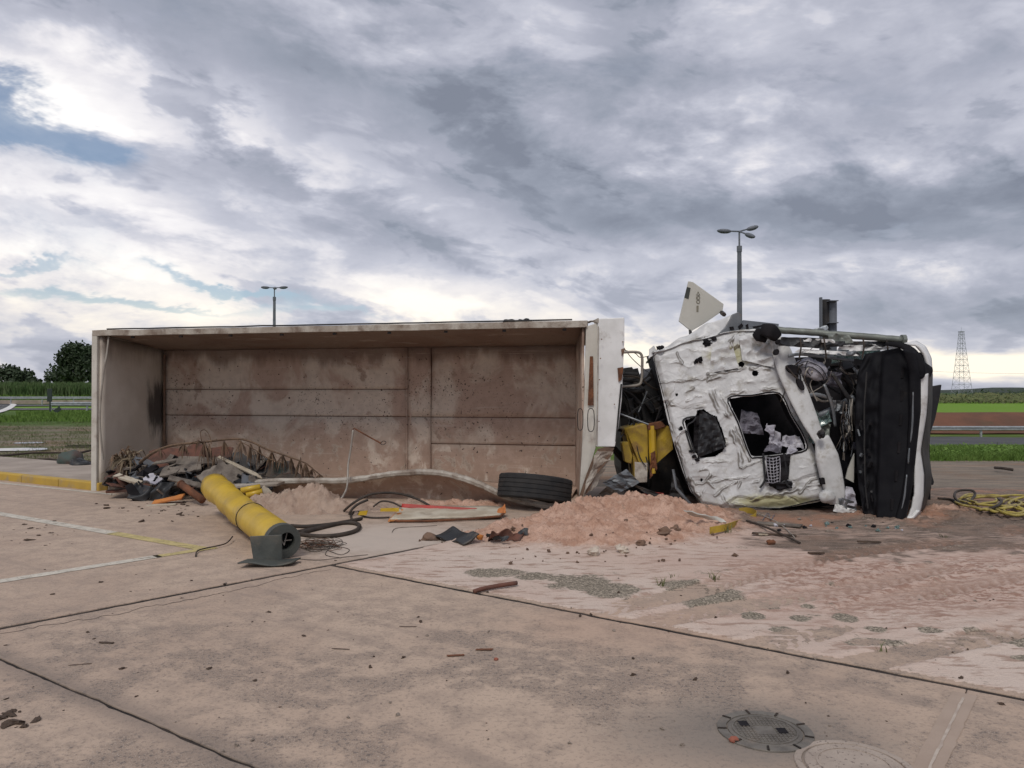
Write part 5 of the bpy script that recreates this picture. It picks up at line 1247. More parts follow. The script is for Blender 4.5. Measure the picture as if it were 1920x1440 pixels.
MB().tube([P(1353,586,10.55), P(1358,590,10.4)], .03, 6).build('hinge', 'dark_metal', lid)
MB().tube([P(1294,618,10.62), P(1296,640,10.62)], .022, 6).build('stay', 'dark_metal', lid)
sheet([P(1216,672,10.5), P(1232,660,10.44), P(1226,648,10.5), P(1217,655,10.55)], 6, 6, .01, 5, 6, 'roof_edge_fold', 'white_paint', truck, .01)
lump(P(1238,652,10.4), .05, .05, .03, 4, .5, 12, 8).build('seal', 'interior', truck)
# exhaust stack standing behind the cab
es = MB(); 
stack = MB().tube([P(1547,562,11.6), P(1547,700,11.6)], .075, 14).build('exhaust_stack', 'dark_metal', truck)
MB().tube([P(1561,566,11.55), P(1561,700,11.55)], .062, 14).build('exhaust_pipe', 'pole_grey', stack, smooth=False)
MB().box(P(1539,592,11.5)+Vector((0,0,-.5)), (.03, .05, 1.55)).build('heat_shield', 'pole_grey', stack)
for y_ in (565, 606): MB().box(P(1559,y_,11.5), (.13, .2, .012)).build('clamp_plate', 'pole_grey', stack)
lump(P(1542,620,10.6), .10, .05, .05, 9, .9, 14, 8).build('crumpled_foil', 'galvanised', stack)
# crushed strips under the cab
for i, (poly, mm) in enumerate([([(1560,958),(1640,975),(1600,955),(1565,945)], 'white_paint'), ([(1640,975),(1670,985),(1660,975),(1625,965)], 'white_paint'), ([(1575,955),(1610,968),(1600,940),(1570,930)], 'steel'), ([(1580,945),(1606,950),(1600,915),(1588,912)], 'cloth'), ([(1570,952),(1612,966),(1606,958),(1568,944)], 'white_paint')]):
    sheet([P(x, y, 9.55 if i != 1 else 9.2) for x, y in poly], 16, 6, .03, 8, 120+i, 'crushed_strip', mm, truck, .01)
# ------------------------------------------------------------------ debris on the yard
def Gs(px, py, up_=0.):
    g = G(px, py); 
    for _ in range(4): g = G(px, py, gz(g.x, g.y)+up_)
    return g
# yellow post torn off its base
c1, c0 = P(531, 1017, 7.15), P(403, 920, 9.75)
c1.z = .16; ax = (c0-c1); L_ = ax.length; ax.normalize()
yp = empty('yellow_post', (c1.x, c1.y, 0)); tag(yp, 'fallen yellow steel post with dark flanged end lying on the concrete', 'post')
pts = [c1+ax*L_*t_ for t_ in (0, .05, .2, .38, .40, .55, .7, .78, .86, 1.)]
for i, dzv in ((5, .0), (6, .01), (7, .03), (8, .035), (9, .05)): pts[i].z += dzv
rad = [.155, .157, .157, .157, .157, .157, .155, .148, .160, .172]
mb = MB()
mb.tube(catmull(pts, 3), [rad[min(9, i//3)]+(rad[min(9, i//3+1)]-rad[min(9, i//3)])*(i % 3)/3 for i in range(28)], 26); del mb.f[-2]
for v_ in mb.v:
    t_ = (v_-c1).dot(ax)/L_
    if t_ > .42: v_ += Vector((.02*fbm(t_*9, v_.z*6, 3), 0, .025*fbm(t_*7, v_.x*5, 5)))
shaft = mb.build('shaft', 'yellow_paint', yp, smooth=True)
rp = c1+ax*L_*.39
perp = ax.orthogonal().normalized(); per2 = ax.cross(perp)
MB().tube([rp+(perp*math.cos(t_)+per2*math.sin(t_))*.160 for t_ in [2*math.pi*i/28 for i in range(28)]], .005, 5, closed=True).build('band', 'dark_metal', shaft)
mat('cap_green', (.075,.08,.072), (.055,.06,.055), 5, .6, .1, bump=.15, dirt=(.15,.12,.09), damt=.3)
n_ = 30; mb = MB(); hole_c = perp*0
hc = c1-ax*.012; hx = Vector((ax.y, -ax.x, 0)).normalized(); hz = ax.cross(hx); hz = hz if hz.z > 0 else -hz
ring_o = [hc+hx*.163*math.cos(2*math.pi*i/n_)+hz*.163*math.sin(2*math.pi*i/n_) for i in range(n_)]
ring_i = [hc+hx*(.03+.075*math.cos(2*math.pi*i/n_))+hz*(.0+.085*math.sin(2*math.pi*i/n_)) for i in range(n_)]
mb.v = ring_o+ring_i+[p+ax*.09 for p in ring_o]+[p+ax*.25 for p in ring_i]
for i in range(n_):
    j = (i+1) % n_; mb.f += [(i, j, n_+j, n_+i), (i, 2*n_+i, 2*n_+j, j), (n_+i, n_+j, 3*n_+j, 3*n_+i)]
mb.f.append(tuple(range(3*n_, 4*n_)))
cap = mb.build('end_cap', 'cap_green', yp, recalc=False)
for a in range(3): MB().tube([hc+ax*.05+hx*(.03+.06*math.cos(a*1.3))+hz*.07*math.sin(a*1.3), hc+ax*.05+hx*.02-hz*.05*math.sin(a*1.1)], .006, 4).build('wire_stub', 'hose_grey', cap)
pl = [(468,1006),(528,1003),(529,1050),(500,1056),(475,1053)]
plate(pl, [6.95,6.98,6.98,6.95,6.92], .02, 'bracket_plate', 'cap_green', yp, bevel=.004)
fa, fb = G(449,1060,.02), G(551,1056,.02); mb = MB()
mb.grid(16, 5, lambda u, v: fa.lerp(fb, u)+Vector((.02*v, .20*v-.05, .012+.02*math.sin(u*5.5+1)*(1-v*.6)-.03*(u > 2)))); mb.build('base_plate', 'cap_green', yp, solid=.012, smooth=True)
MB().tube(catmull([P(436,1006,8.0), G(425,1018,.03), G(405,1024,.02), G(385,1028,.02), G(370,1033,.02), G(367,1043,.01)], 5), .007, 5).build('loose_wire', 'hose_black', yp)

# loose truck tyre lying on the sand
tc = P(1003, 916, 10.35); ty = empty('tyre', (tc.x, tc.y, 0)); tag(ty, 'black truck tyre lying flat against the crushed side of the bed', 'tyre')
Mt = Matrix.Translation(tc) @ Matrix.Scale(1.0, 4) @ Matrix.Rotation(R(6), 4, 'Y') @ Matrix.Rotation(R(-10), 4, 'X')
prof = [(r_, z*1.1) for r_, z in [(.30,-.10),(.36,-.14),(.44,-.147),(.480,-.140),(.497,-.125),(.498,-.085),(.490,-.082),(.490,-.076),(.498,-.073),(.499,-.033),(.491,-.030),(.491,-.024),(.499,-.021),(.499,.021),(.491,.024),(.491,.030),(.499,.033),(.498,.073),(.490,.076),(.490,.082),(.498,.085),(.497,.125),(.480,.140),(.44,.147),(.36,.14),(.30,.10)]]
mb = MB(); nt_ = 56
for i in range(nt_):
    a = 2*math.pi*i/nt_
    for r_, z in prof: mb.v.append(Mt @ Vector((r_*math.cos(a), r_*math.sin(a), z)))
k_ = len(prof); mb.f = [(i*k_+j, ((i+1) % nt_)*k_+j, ((i+1) % nt_)*k_+j+1, i*k_+j+1) for i in range(nt_) for j in range(k_-1)]
mb.build('tread', 'rubber', ty, smooth=False)
mb = MB()
for sgn in (-1, 1):
    mb.tube([Mt @ Vector((.31*math.cos(2*math.pi*i/40), .31*math.sin(2*math.pi*i/40), sgn*.105)) for i in range(40)], .022, 6, closed=True)
mb.build('bead', 'rubber', ty)

# red-edged board on the ground
a, b, c_, d_ = Gs(731,975,.03), Gs(938,968,.04), P(946,951,9.9), P(755,948,10.0)
bd = empty('broken_sign_board', ((a.x+c_.x)/2, (a.y+c_.y)/2, 0)); tag(bd, 'broken cream board with a red edge lying on the ground before the bed', 'board')
sheet([a, b, c_, d_], 30, 8, .014, 4, 7, 'board_face', 'board_pale', bd, .02, True, False)
e = sheet([P(752,952,9.80), P(894,961,9.74), P(894,953,9.76), P(754,944.5,9.82)], 20, 4, .008, 4, 9, 'red_edge', 'red_paint', bd, .02, True, False)
MB().tube([Gs(731,977,.02), Gs(800,977,.02), Gs(880,973,.025), Gs(938,968,.04), P(947,960,9.6)], .016, 6).build('rusty_frame', 'rust', bd)
sheet([Gs(727,978,.02), Gs(745,977,.02), P(760,952,9.9), P(752,950,9.95)], 6, 8, .012, 8, 4, 'rusty_edge', 'orange', bd, .012)
sheet([P(930,968,9.5), P(948,962,9.5), P(948,948,9.6), P(938,952,9.6)], 6, 6, .03, 9, 14, 'torn_corner', 'orange', bd, .01)

# hoses and wires by the yellow post
def hose(pts_, r_, name, m, label, cat='hose', lift=None, group=None, k_=6):
    p3 = [Gs(x, y, r_*.9+(z if z else 0)) if len(t) < 3 else Gs(x, y, r_*.9+z) for t in pts_ for (x, y, z) in [(t[0], t[1], t[2] if len(t) > 2 else 0)]]
    return tag(MB().tube(catmull(p3, k_), r_, 8).build(name, m, smooth=True), label, cat, group)
hose([(545,986),(575,987),(620,983),(655,977),(676,973)], .022, 'hose', 'hose_black', 'black hose lying straight between the yellow post and the sand mound')
hose([(560,1001),(590,1005),(630,1004),(665,996),(674,986),(664,981),(640,981),(600,990),(565,999)], .024, 'hose', 'hose_black', 'thick black hose looped on the pale concrete beside the flanged end')
hose([(556,997),(600,988),(640,979),(668,975),(678,972)], .018, 'hose', 'hose_black', 'thin black hose crossing above the loop beside the yellow post')
tag(MB().tube(catmull([Gs(645,958,.03), P(660,945,9.75), P(680,933,9.8), P(700,926,9.85), P(730,924,9.95), P(760,928,10.0), P(785,937,10.0), P(805,948,9.95)], 6), .016, 7).build('cable', 'hose_black', smooth=True), 'dark cable arching over the red-edged board', 'cable')
tag(MB().tube(catmull([P(655,965,9.6), P(660,955,9.6), P(672,945,9.7), P(690,937,9.75)], 6), .016, 7).build('cable', 'hose_black', smooth=True), 'short dark cable leaning towards the sand mound', 'cable')
tag(MB().tube(catmull([P(700,950,9.8), P(715,940,9.8), P(735,942,9.8), P(752,950,9.7)], 6), .012, 6).build('cable', 'hose_black', smooth=True), 'small dark cable loop left of the red-edged board', 'cable')
hose([(660,975),(658,966),(664,960),(680,960)], .014, 'cable', 'hose_black', 'short dark cable at the end of the yellow strap', 'cable')
hose([(672,963),(685,969),(705,971),(730,970)], .012, 'cable', 'hose_black', 'dark cable lying under the yellow strap', 'cable')
for i, (pp, lab) in enumerate([([(671,966),(687,966),(690,957),(674,959)], 'short yellow strap end beside the black cables'), ([(713,959),(748,959),(748,952),(714,953)], 'yellow strap piece tucked under the red-edged board')]):
    tag(sheet([P(x, y, 9.45) for x, y in pp], 8, 3, .006, 6, i, 'yellow_strap', 'yellow_paint', None, .012), lab, 'strap')
r_ = random.Random(21); wt = empty('wire_tangle', G(592,1022)); tag(wt, 'tangle of thin wire beside the flanged end of the yellow post', 'wire')
for i in range(26):
    cx, cy, rx, ry = 592+r_.gauss(0, 12), 1020+r_.gauss(0, 4), r_.uniform(14, 40), r_.uniform(3, 9); a0 = r_.uniform(0, 6.28); pts_ = []
    for j in range(12): a = a0+j*.5; pts_.append(G(cx+rx*math.cos(a)*(1+.1*r_.gauss(0,1)), cy+ry*math.sin(a), .006+.03*r_.random()))
    MB().tube(catmull(pts_, 2), .0028, 4).build('strand', r_.choice(['hose_black','rust','wood_grey']), wt)
for pts_ in ([(615,1032),(640,1040),(655,1030),(625,1025),(610,1040),(640,1046)], [(560,1048),(600,1050),(650,1044),(690,1040)], [(735,998),(745,990),(790,987),(820,985)]):
    MB().tube(catmull([G(x, y, .006) for x, y in pts_], 5), .003, 4).build('strand', 'hose_black', wt)

# bent rod and grey strap hanging inside the bed
hs = empty('hanging_strap', Gs(628, 950)); tag(hs, 'grey strap hanging from a bent rod in the middle of the bed', 'strap')
MB().tube(catmull([P(662,806,11.0), P(658,840,11.0), P(653,870,10.95), P(652,895,10.85), P(650,915,10.6), P(642,932,10.3), Gs(628,950,.02)], 5), .014, 7).build('strap', 'hose_grey', hs, smooth=True)
MB().tube([P(661,806,11.0), P(664,803,11.0), P(690,818,10.95), P(714,831,10.9)], .011, 6).build('rod', 'rust', hs)
MB().tube(catmull([P(714,832,10.9), P(718,827,10.9), P(724,829,10.9), P(719,834,10.9)], 3, True), .005, 5, closed=True).build('hook', 'dark_metal', hs)

# ---- debris heap in the left end of the bed
mb = MB(); hx0, hx1, hy0, hy1 = -6.4, -2.6, 10.4, 13.0
def heap(u, v):
    x = hx0+(hx1-hx0)*u; y = hy0+(hy1-hy0)*v; s_ = (Vector((x, y))-O).dot(E1); d_ = (Vector((x, y))-O).dot(E2)
    h = .42*math.exp(-((s_-1.4)/1.2)**2-((d_-.75)/.65)**2)+.22*math.exp(-((s_-2.7)/.9)**2-((d_-.9)/.6)**2)
    h *= 1+.5*fbm(x, y, 2, 3, 3); return Vector((x, y, h+.02*fbm(x, y, 4, 12, 2)-.05))
mb.grid(90, 64, heap)
mat('heap_soil', (.055,.047,.042), (.10,.08,.065), 6, .95, bump=.6, bs=25, dirt=(.16,.115,.085), damt=.3)
tag(mb.build('soil_heap', 'heap_soil', smooth=True, origin=(-4.5, 11.7, 0)), 'dark soil and fines under the broken boards in the left end of the bed', 'soil', kind='stuff')
def hz_(px, py, D_): return P(px, py, D_)
def shard(c_, L_, W_, T_, rot, m, label, seed, name='broken_board', group=None, cat='board'):
    r_ = random.Random(seed); mb = MB(); Mr = Euler(rot).to_matrix(); n_ = 6; up_, dn = [], []
    for i in range(n_+1):
        t_ = i/n_-.5; wv = W_/2*(1+.25*r_.uniform(-1, 1)); e_ = L_*.06*r_.uniform(-1, 1) if i in (0, n_) else 0
        up_.append(Vector((t_*L_+e_, wv, 0))); dn.append(Vector((t_*L_+L_*.06*r_.uniform(-1,1) if i in (0, n_) else t_*L_, -wv, 0)))
    pts_ = [c_+Mr @ p for p in up_+dn[::-1]]
    return tag(mb.prism(pts_, Mr @ Vector((0, 0, T_))).build(name, m, recalc=True), label, cat, group)
named = [
 ((240,900),11.2,.42,.10,.03,(.3,.25,-.2),'board_pale','pale plank sticking out left of the black plastic in the heap'),
 ((448,876),11.3,.75,.06,.02,(.5,.42,-.1),'board_pale','long pale plank slanting down the right of the heap'),
 ((312,866),11.6,.35,.08,.02,(.4,-.15,.1),'wood_grey','greyish splinter board high on the heap by the corner'),
 ((330,856),11.9,.85,.35,.02,(.9,-.12,.05),'wood_red','reddish brown board leaning against the back of the bed'),
 ((400,850),12.0,.60,.22,.02,(.8,.05,0),'wood_red','narrow reddish board behind the palm branch'),
 ((375,866),11.5,.70,.16,.03,(.6,.02,.1),'wood_grey','weathered grey plank across the top of the heap'),
 ((425,888),11.2,.38,.28,.05,(.9,.5,.3),'wood_grey','broad grey broken panel on the heap'),
 ((395,893),11.1,.30,.22,.05,(.7,-.5,.6),'wood_grey','smaller grey panel fragment left of the broad one'),
 ((340,882),11.3,.55,.20,.03,(.5,-.15,.4),'wood_grey','grey splintered plank in the middle of the heap'),
 ((470,870),11.6,.60,.30,.015,(1.0,.12,0),'dark_metal','bent grey sheet leaning under the palm branch'),
 ((230,915),11.3,.40,.12,.03,(.1,.1,-.3),'wood_grey','grey plank lying flat at the left foot of the heap'),
 ((228,922),11.2,.45,.10,.03,(.1,-.05,.1),'wood_red','dark reddish plank under the grey plank at the left foot'),
 ((315,938),10.75,.42,.16,.02,(.25,-.2,.1),'orange','orange stained board fragment in front of the heap'),
 ((302,948),10.5,.40,.07,.015,(.05,-.05,.12),'board_pale','thin pale lath on the concrete before the orange fragment'),
 ((287,899),11.2,.25,.16,.02,(.5,.3,-.3),'cloth','pale grey scrap on top of the black plastic'),
 ((465,912),10.9,.9,.10,.03,(.2,-.05,.02),'rim_paint','pale bent strip behind the yellow post'),
 ((350,905),11.0,.5,.12,.02,(.5,.3,.4),'wood_grey','grey board end poking out above the rusty pipe'),
 ((497,928),10.6,.22,.18,.02,(.9,.8,.3),'board_pale','torn pale scrap beside the two yellow tubes')]
for i, (pp, D_, L_, W_, T_, rot, m_, lab) in enumerate(named): shard(P(*pp, D_), L_, W_, T_, rot, m_, lab, i)
r_ = random.Random(77)
for i in range(120):
    px, py = r_.uniform(205, 490), r_.gauss(891, 17); D_ = 11.0+(925-py)*.012
    if px < 250 and py < 885: continue
    shard(P(px, py, D_), r_.uniform(.12, .45), r_.uniform(.05, .16), r_.uniform(.01, .03), (r_.gauss(.4, .5), r_.gauss(0, .5), r_.uniform(-1.5, 1.5)), r_.choice(['wood_grey','tarp_black','tarp_black','heap_soil','steel','wood_red','wood_grey','interior']),
          'small dark splinter among the broken boards of the heap', 200+i, 'board_splinter', 'splinters in the debris heap', 'splinter')
for i, (poly, D_, lab) in enumerate([([(240,936),(272,942),(296,918),(252,902)], 10.95, 'black plastic sheet bulging from the foot of the heap'), ([(272,946),(308,944),(334,898),(296,908)], 10.9, 'second black plastic sheet right of the bulging one'), ([(505,893),(560,890),(548,866),(512,868)], 11.3, 'dark green tarpaulin bundle under the palm branch tip'), ([(385,905),(470,905),(500,880),(380,885)], 11.35, 'dark sheet sagging behind the yellow post'), ([(270,905),(360,900),(350,872),(275,880)], 11.5, 'crumpled black sheet over the top of the heap')]):
    tag(sheet([P(x, y, D_+.1*(j > 1)) for j, (x, y) in enumerate(poly)], 18, 14, .06, 4, 300+i, 'plastic_sheet', 'tarp_black' if i != 2 else 'sack', None, .008, True), lab, 'plastic sheet')
rp_ = empty('rusty_pipe', Gs(378, 940)); tag(rp_, 'short rusty pipe propped against the far end of the yellow post', 'pipe')
MB().tube([P(340,908,10.75), P(380,938,10.45)], .05, 12).build('pipe_body', 'rust', rp_, smooth=True)
MB().tube([P(340,908,10.75), P(338.5,907,10.76)], .058, 12).build('pipe_collar', 'rust', rp_)
for i, (a_, b2_, lab) in enumerate([((452,920),(488,913),'upper of two short yellow tubes behind the yellow post'), ((462,929),(492,921),'lower of two short yellow tubes behind the yellow post')]):
    tag(MB().tube([P(*a_, 10.5), P(*b2_, 10.55)], .042, 12).build('yellow_tube', 'yellow_paint', smooth=True), lab, 'tube')
# palm branch
pb = empty('palm_branch', P(262, 868, 11.6)); tag(pb, 'dry brown palm branch arching over the debris heap', 'palm branch')
stem = catmull([P(x, y, d) for x, y, d in [(262,868,11.6),(285,850,11.55),(320,836,11.5),(380,829,11.4),(440,823,11.3),(470,828,11.25),(500,842,11.2),(540,856,11.15),(572,868,11.1),(590,882,11.1),(606,895,11.1)]], 5)
MB().tube(stem, [.024-.016*i/len(stem) for i in range(len(stem))], 6).build('stem', 'palm_dry', pb)
MB().tube(catmull([P(440,823,11.3), P(470,838,11.2), P(500,858,11.2), P(530,868,11.2)], 5), .008, 5).build('stem', 'palm_dry', pb)
def frond(base, L_, n_, spread, seed, m='palm_dry', parent=None, dirv=Vector((0, 0, -1)), name='leaflet'):
    r_ = random.Random(seed)
    for i in range(n_):
        d = (dirv+Vector((r_.gauss(0, spread), r_.gauss(0, spread), r_.gauss(0, spread*.5)))).normalized(); l_ = L_*r_.uniform(.6, 1.15)
        p1 = base+d*l_*.5; p2 = base+d*l_*.85+Vector((0, 0, -l_*.25)); s_ = d.orthogonal().normalized()*.009*r_.uniform(.7, 1.5)
        a = Matrix.Rotation(r_.uniform(0, 3.14), 3, d); s_ = a @ s_
        MB().add([base-s_*.5, base+s_*.5, p1+s_, p2, p1-s_], [(0,1,2,4),(4,2,3)]).build(name, m, parent, solid=.002)
r_ = random.Random(31)
for cx, cy, n_, L2_, sp in ((345,832,10,.22,.5),(420,826,12,.30,.3),(510,846,14,.30,.28),(530,852,12,.26,.28),(300,842,8,.2,.6),(383,829,16,.36,.22),(392,832,10,.30,.18),(452,826,14,.30,.22),(470,832,14,.32,.22),(486,838,10,.28,.2),(545,856,8,.25,.25),(562,862,14,.28,.25),(572,868,12,.30,.25),(585,880,10,.16,.5),(372,826,8,.22,.9),(402,852,8,.24,.25),(598,890,10,.12,.6)):
    frond(P(cx, cy, 11.25), L2_, n_, sp, int(cx+cy), 'palm_dry', pb)
MB().tube(catmull([P(378,828,11.3), P(376,810,11.3), P(384,806,11.3), P(392,815,11.3), P(397,832,11.25)], 4), .006, 5).build('stem', 'palm_dry', pb)
# dead spiky plant
dp = empty('dead_plant', P(236, 900, 11.75)); tag(dp, 'dead spiky plant with drooping leaves at the left end of the bed', 'plant')
MB().tube([P(243,902,11.75), P(238,880,11.7), P(235,858,11.7)], [.03,.035,.02], 7).build('stem', 'bark', dp)
r_ = random.Random(8); hub = P(234, 858, 11.65)
for i in range(90):
    a = r_.uniform(0, 6.28); el = r_.uniform(-.9, 1.1); d = Vector((math.cos(a)*math.cos(el), math.sin(a)*math.cos(el), math.sin(el))); l_ = r_.uniform(.16, .34); b0 = hub+Vector((r_.uniform(-.08,.14), 0, r_.uniform(-.12,.04)))
    p1 = b0+d*l_*.6; p2 = b0+d*l_+Vector((0, 0, -l_*r_.uniform(.3, 1.1))); s_ = d.orthogonal().normalized(); s_ = (Matrix.Rotation(r_.uniform(0, 3), 3, d) @ s_)*.016
    MB().add([b0-s_*.5, b0+s_*.5, p1+s_, p2, p1-s_], [(0,1,2,4),(4,2,3)]).build('leaf', r_.choice(['palm_pale','palm_dry','palm_pale']), dp, solid=.003)
pl2 = empty('dead_sprig', P(210, 912, 11.6)); tag(pl2, 'small dark sprig against the foot of the tailgate', 'plant')
frond(P(212, 905, 11.6), .16, 22, .9, 4, 'leaf_dark', pl2, Vector((0, 0, .3)), 'leaf')

# ---- black case and scraps at the sand pile
a, b, c_, d_ = Gs(815,1008,.02), Gs(868,1020,.02), Gs(899,1004,.09), Gs(850,990,.10)
tag(sheet([a, b, c_, d_], 16, 10, .02, 4, 55, 'rubber_mat', 'tarp_black', None, .02, True), 'folded black mat half buried at the left of the sand pile', 'mat')
tag(lump(Gs(808,1010,.01), .10, .09, .05, 14, .6).build('soil_clod', 'mud', smooth=True), 'brown clod at the left corner of the black mat', 'clod')
tag(sheet([Gs(893,1010,.03), Gs(905,1012,.03), Gs(908,1003,.08), Gs(896,1001,.08)], 6, 6, .02, 10, 3, 'cardboard_scrap', 'orange', None, .006), 'small orange cardboard scrap right of the black mat', 'cardboard')
tag(sheet([Gs(915,1008,.05), Gs(975,1008,.06), Gs(985,994,.09), Gs(922,994,.10)], 20, 14, .045, 6, 63, 'paper_sack', 'wood_red', None, .006), 'crumpled brown sack lying on the sand pile', 'sack')
tag(sheet([Gs(912,1008,.04), Gs(950,1013,.04), Gs(955,1006,.09), Gs(914,998,.12)], 12, 6, .03, 8, 66, 'plastic_scrap', 'tarp_black', None, .006), 'black plastic scrap before the brown sack', 'plastic')
tag(sheet([Gs(970,1006,.06), Gs(989,1003,.06), Gs(991,992,.12), Gs(974,994,.10)], 8, 8, .03, 9, 68, 'plastic_scrap', 'tarp_black', None, .006), 'small dark scrap at the right end of the brown sack', 'plastic')
def stone(px, py, r_, seed, m, label, name='stone', group=None, cat='stone', k_=.5):
    g = Gs(px, py); return tag(lump((g.x, g.y, g.z+r_*.45), r_, r_*.8, r_*.65, seed, k_, 10, 7).build(name, m), label, cat, group)
stone(1113, 1041, .062, 3, 'stone_pale', 'upright pale stone in front of the sand pile', k_=.7)
stone(1168, 1036, .055, 6, 'stone_pale', 'flat whitish stone right of the upright pale stone', k_=.7)
stone(1160, 1028, .03, 9, 'stone_pale', 'tiny white chip above the flat whitish stone', k_=.7)
stone(1245, 1003, .07, 12, 'mud', 'brown clod lying on the right foot of the sand pile', 'soil_clod', None, 'clod', .7)
stone(1265, 998, .06, 15, 'mud', 'small brown clod beside the larger one on the pile foot', 'soil_clod', None, 'clod', .7)
stone(1203, 1024, .05, 17, 'mud', 'dark clod below the sand pile right of the pale stones', 'soil_clod', None, 'clod', .7)
stone(1446, 1021, .045, 18, 'rust', 'reddish brick fragment on the mud before the cab', 'brick_fragment', None, 'fragment', .4)
stone(1376, 1391, .022, 20, 'brick', 'red fragment beside the manhole cover', 'red_fragment', None, 'fragment', .4)
# rusty rod on the joint
tag(MB().tube(catmull([G(889,1109,.02), G(905,1104,.025), G(935,1098,.03), G(969,1093,.03)], 5), .017, 8).build('rusty_rod', 'wood_red', smooth=True), 'short rusty rod lying across the concrete joint', 'rod')
# yellow bracket, pale strip and rods below the cab
yb = catmull([Gs(1331,995,.02), Gs(1365,988,.05), P(1398,976,9.15), P(1417,968,9.2), P(1416,961,9.35), P(1402,957,9.55), P(1386,958,9.6)], 6); mb = MB()
for p in yb: mb.v += [p+Vector((0, 0, -.035)), p+Vector((0, 0, .035)), p+Vector((0, .014, .035)), p+Vector((0, .014, -.035))]
mb.f = [(4*i+j, 4*i+(j+1) % 4, 4*i+4+(j+1) % 4, 4*i+4+j) for i in range(len(yb)-1) for j in range(4)]+[(3,2,1,0), tuple(len(mb.v)-4+j for j in range(4))]
tag(mb.build('yellow_bracket', 'yellow_dirty', smooth=False), 'bent yellow flat bar lying under the lower edge of the cab', 'bar')
tag(sheet([Gs(1290,964,.02), Gs(1362,980,.03), Gs(1354,972,.06), Gs(1282,956,.05)], 14, 4, .012, 6, 5, 'trim_strip', 'panel_white', None, .012), 'pale trim strip lying left of the yellow bar', 'strip')
for i, (pts_, r2, m_, lab) in enumerate([([(1400,976),(1440,990),(1500,1018)], .012, 'hose_black', 'long thin dark rod pointing from the yellow bar to the viewer'), ([(1420,962),(1450,975),(1472,990),(1490,1008)], .006, 'hose_grey', 'thin grey wire below the cab'), ([(1430,975),(1440,962),(1445,975),(1452,965)], .005, 'cloth_dark', 'thin purple grey wire knot beside the yellow bar')]):
    tag(MB().tube(catmull([Gs(x, y, .015+.02*(j == 1)) for j, (x, y) in enumerate(pts_)], 4), r2, 6).build('thin_rod', m_), lab, 'rod')
for i, (pp, L_, W_, m_, lab) in enumerate([((1460,984),.5,.12,'wood_grey','grey board lying on the mud below the cab'), ((1452,1003),.45,.05,'chip','dark splintered batten before the grey board'), ((1430,1002),.10,.08,'board_pale','small pale block beside the dark batten'), ((1630,1017),.24,.03,'chip','dark wood sliver on the mud right of the battens'), ((1530,1038),.16,.03,'chip','dark bark piece on the sand below the cab')]):
    shard(Gs(*pp, .01), L_, W_, .014, (.05, .04, .1*i-.2), m_, lab, 500+i)
r_ = random.Random(15)
for i in range(24):
    stone(r_.uniform(1450, 1700), r_.gauss(987, 5), r_.uniform(.012, .03), i, r_.choice(['pebble','cloth','glass','interior']), 'small broken fragment scattered on the mud under the cab', 'cab_fragment', 'fragments under the cab', 'fragment', .8)
# hose coil at right
hc_ = empty('hose_coil', Gs(1860, 945)); tag(hc_, 'loose coil of yellow hose on the mud at the right edge', 'hose')
r_ = random.Random(44)
def loopy(cx, cy, rx, ry, n_, seed, a0=0.):
    r_ = random.Random(seed); pts_ = []
    for i in range(n_):
        a = a0+i*.55; pts_.append(Gs(cx+rx*math.cos(a)*(1+.25*r_.uniform(-1,1))+i*.6, cy+ry*math.sin(a)*(1+.2*r_.uniform(-1,1)), .025+.05*r_.random()))
    return pts_
for cx, cy, rx, ry, n_, sd_ in ((1850,941,52,13,16,1),(1895,951,36,13,18,2),(1880,938,70,9,12,3),(1915,955,30,10,14,4),(1830,935,35,10,9,5),(1945,945,50,14,18,6)):
    MB().tube(catmull(loopy(cx, cy, rx, ry, n_, sd_), 4), .0165, 7).build('turn', 'hose_yellow', hc_, smooth=True)
bc = empty('black_cable', Gs(1805, 932)); tag(bc, 'black cable loop tangled with the yellow hose coil', 'cable')
MB().tube(catmull([Gs(1758,934,.02), Gs(1785,937,.02), Gs(1800,946,.03), Gs(1790,932,.10), P(1793,922,10.7), P(1808,919,10.75), P(1825,921,10.75), P(1827,930,10.6), Gs(1812,944,.05), Gs(1795,943,.03)], 6), .017, 7).build('loop', 'hose_black', bc, smooth=True)
MB().tube(catmull([Gs(1830,956,.02), Gs(1850,955,.02), Gs(1870,948,.06), Gs(1878,940,.09), Gs(1870,935,.07)], 6), .017, 7).build('loop', 'hose_black', bc, smooth=True)
MB().tube(catmull([Gs(1885,958,.02), Gs(1905,964,.02), Gs(1940,960,.03)], 6), .015, 7).build('loop', 'hose_black', bc, smooth=True)
tag(MB().tube(catmull([G(1866,877,.03), G(1880,878,.05), G(1900,881,.03)], 4), .03, 6).build('dead_branch', 'bark'), 'dark stick on the dirt behind the yellow hose coil', 'stick')

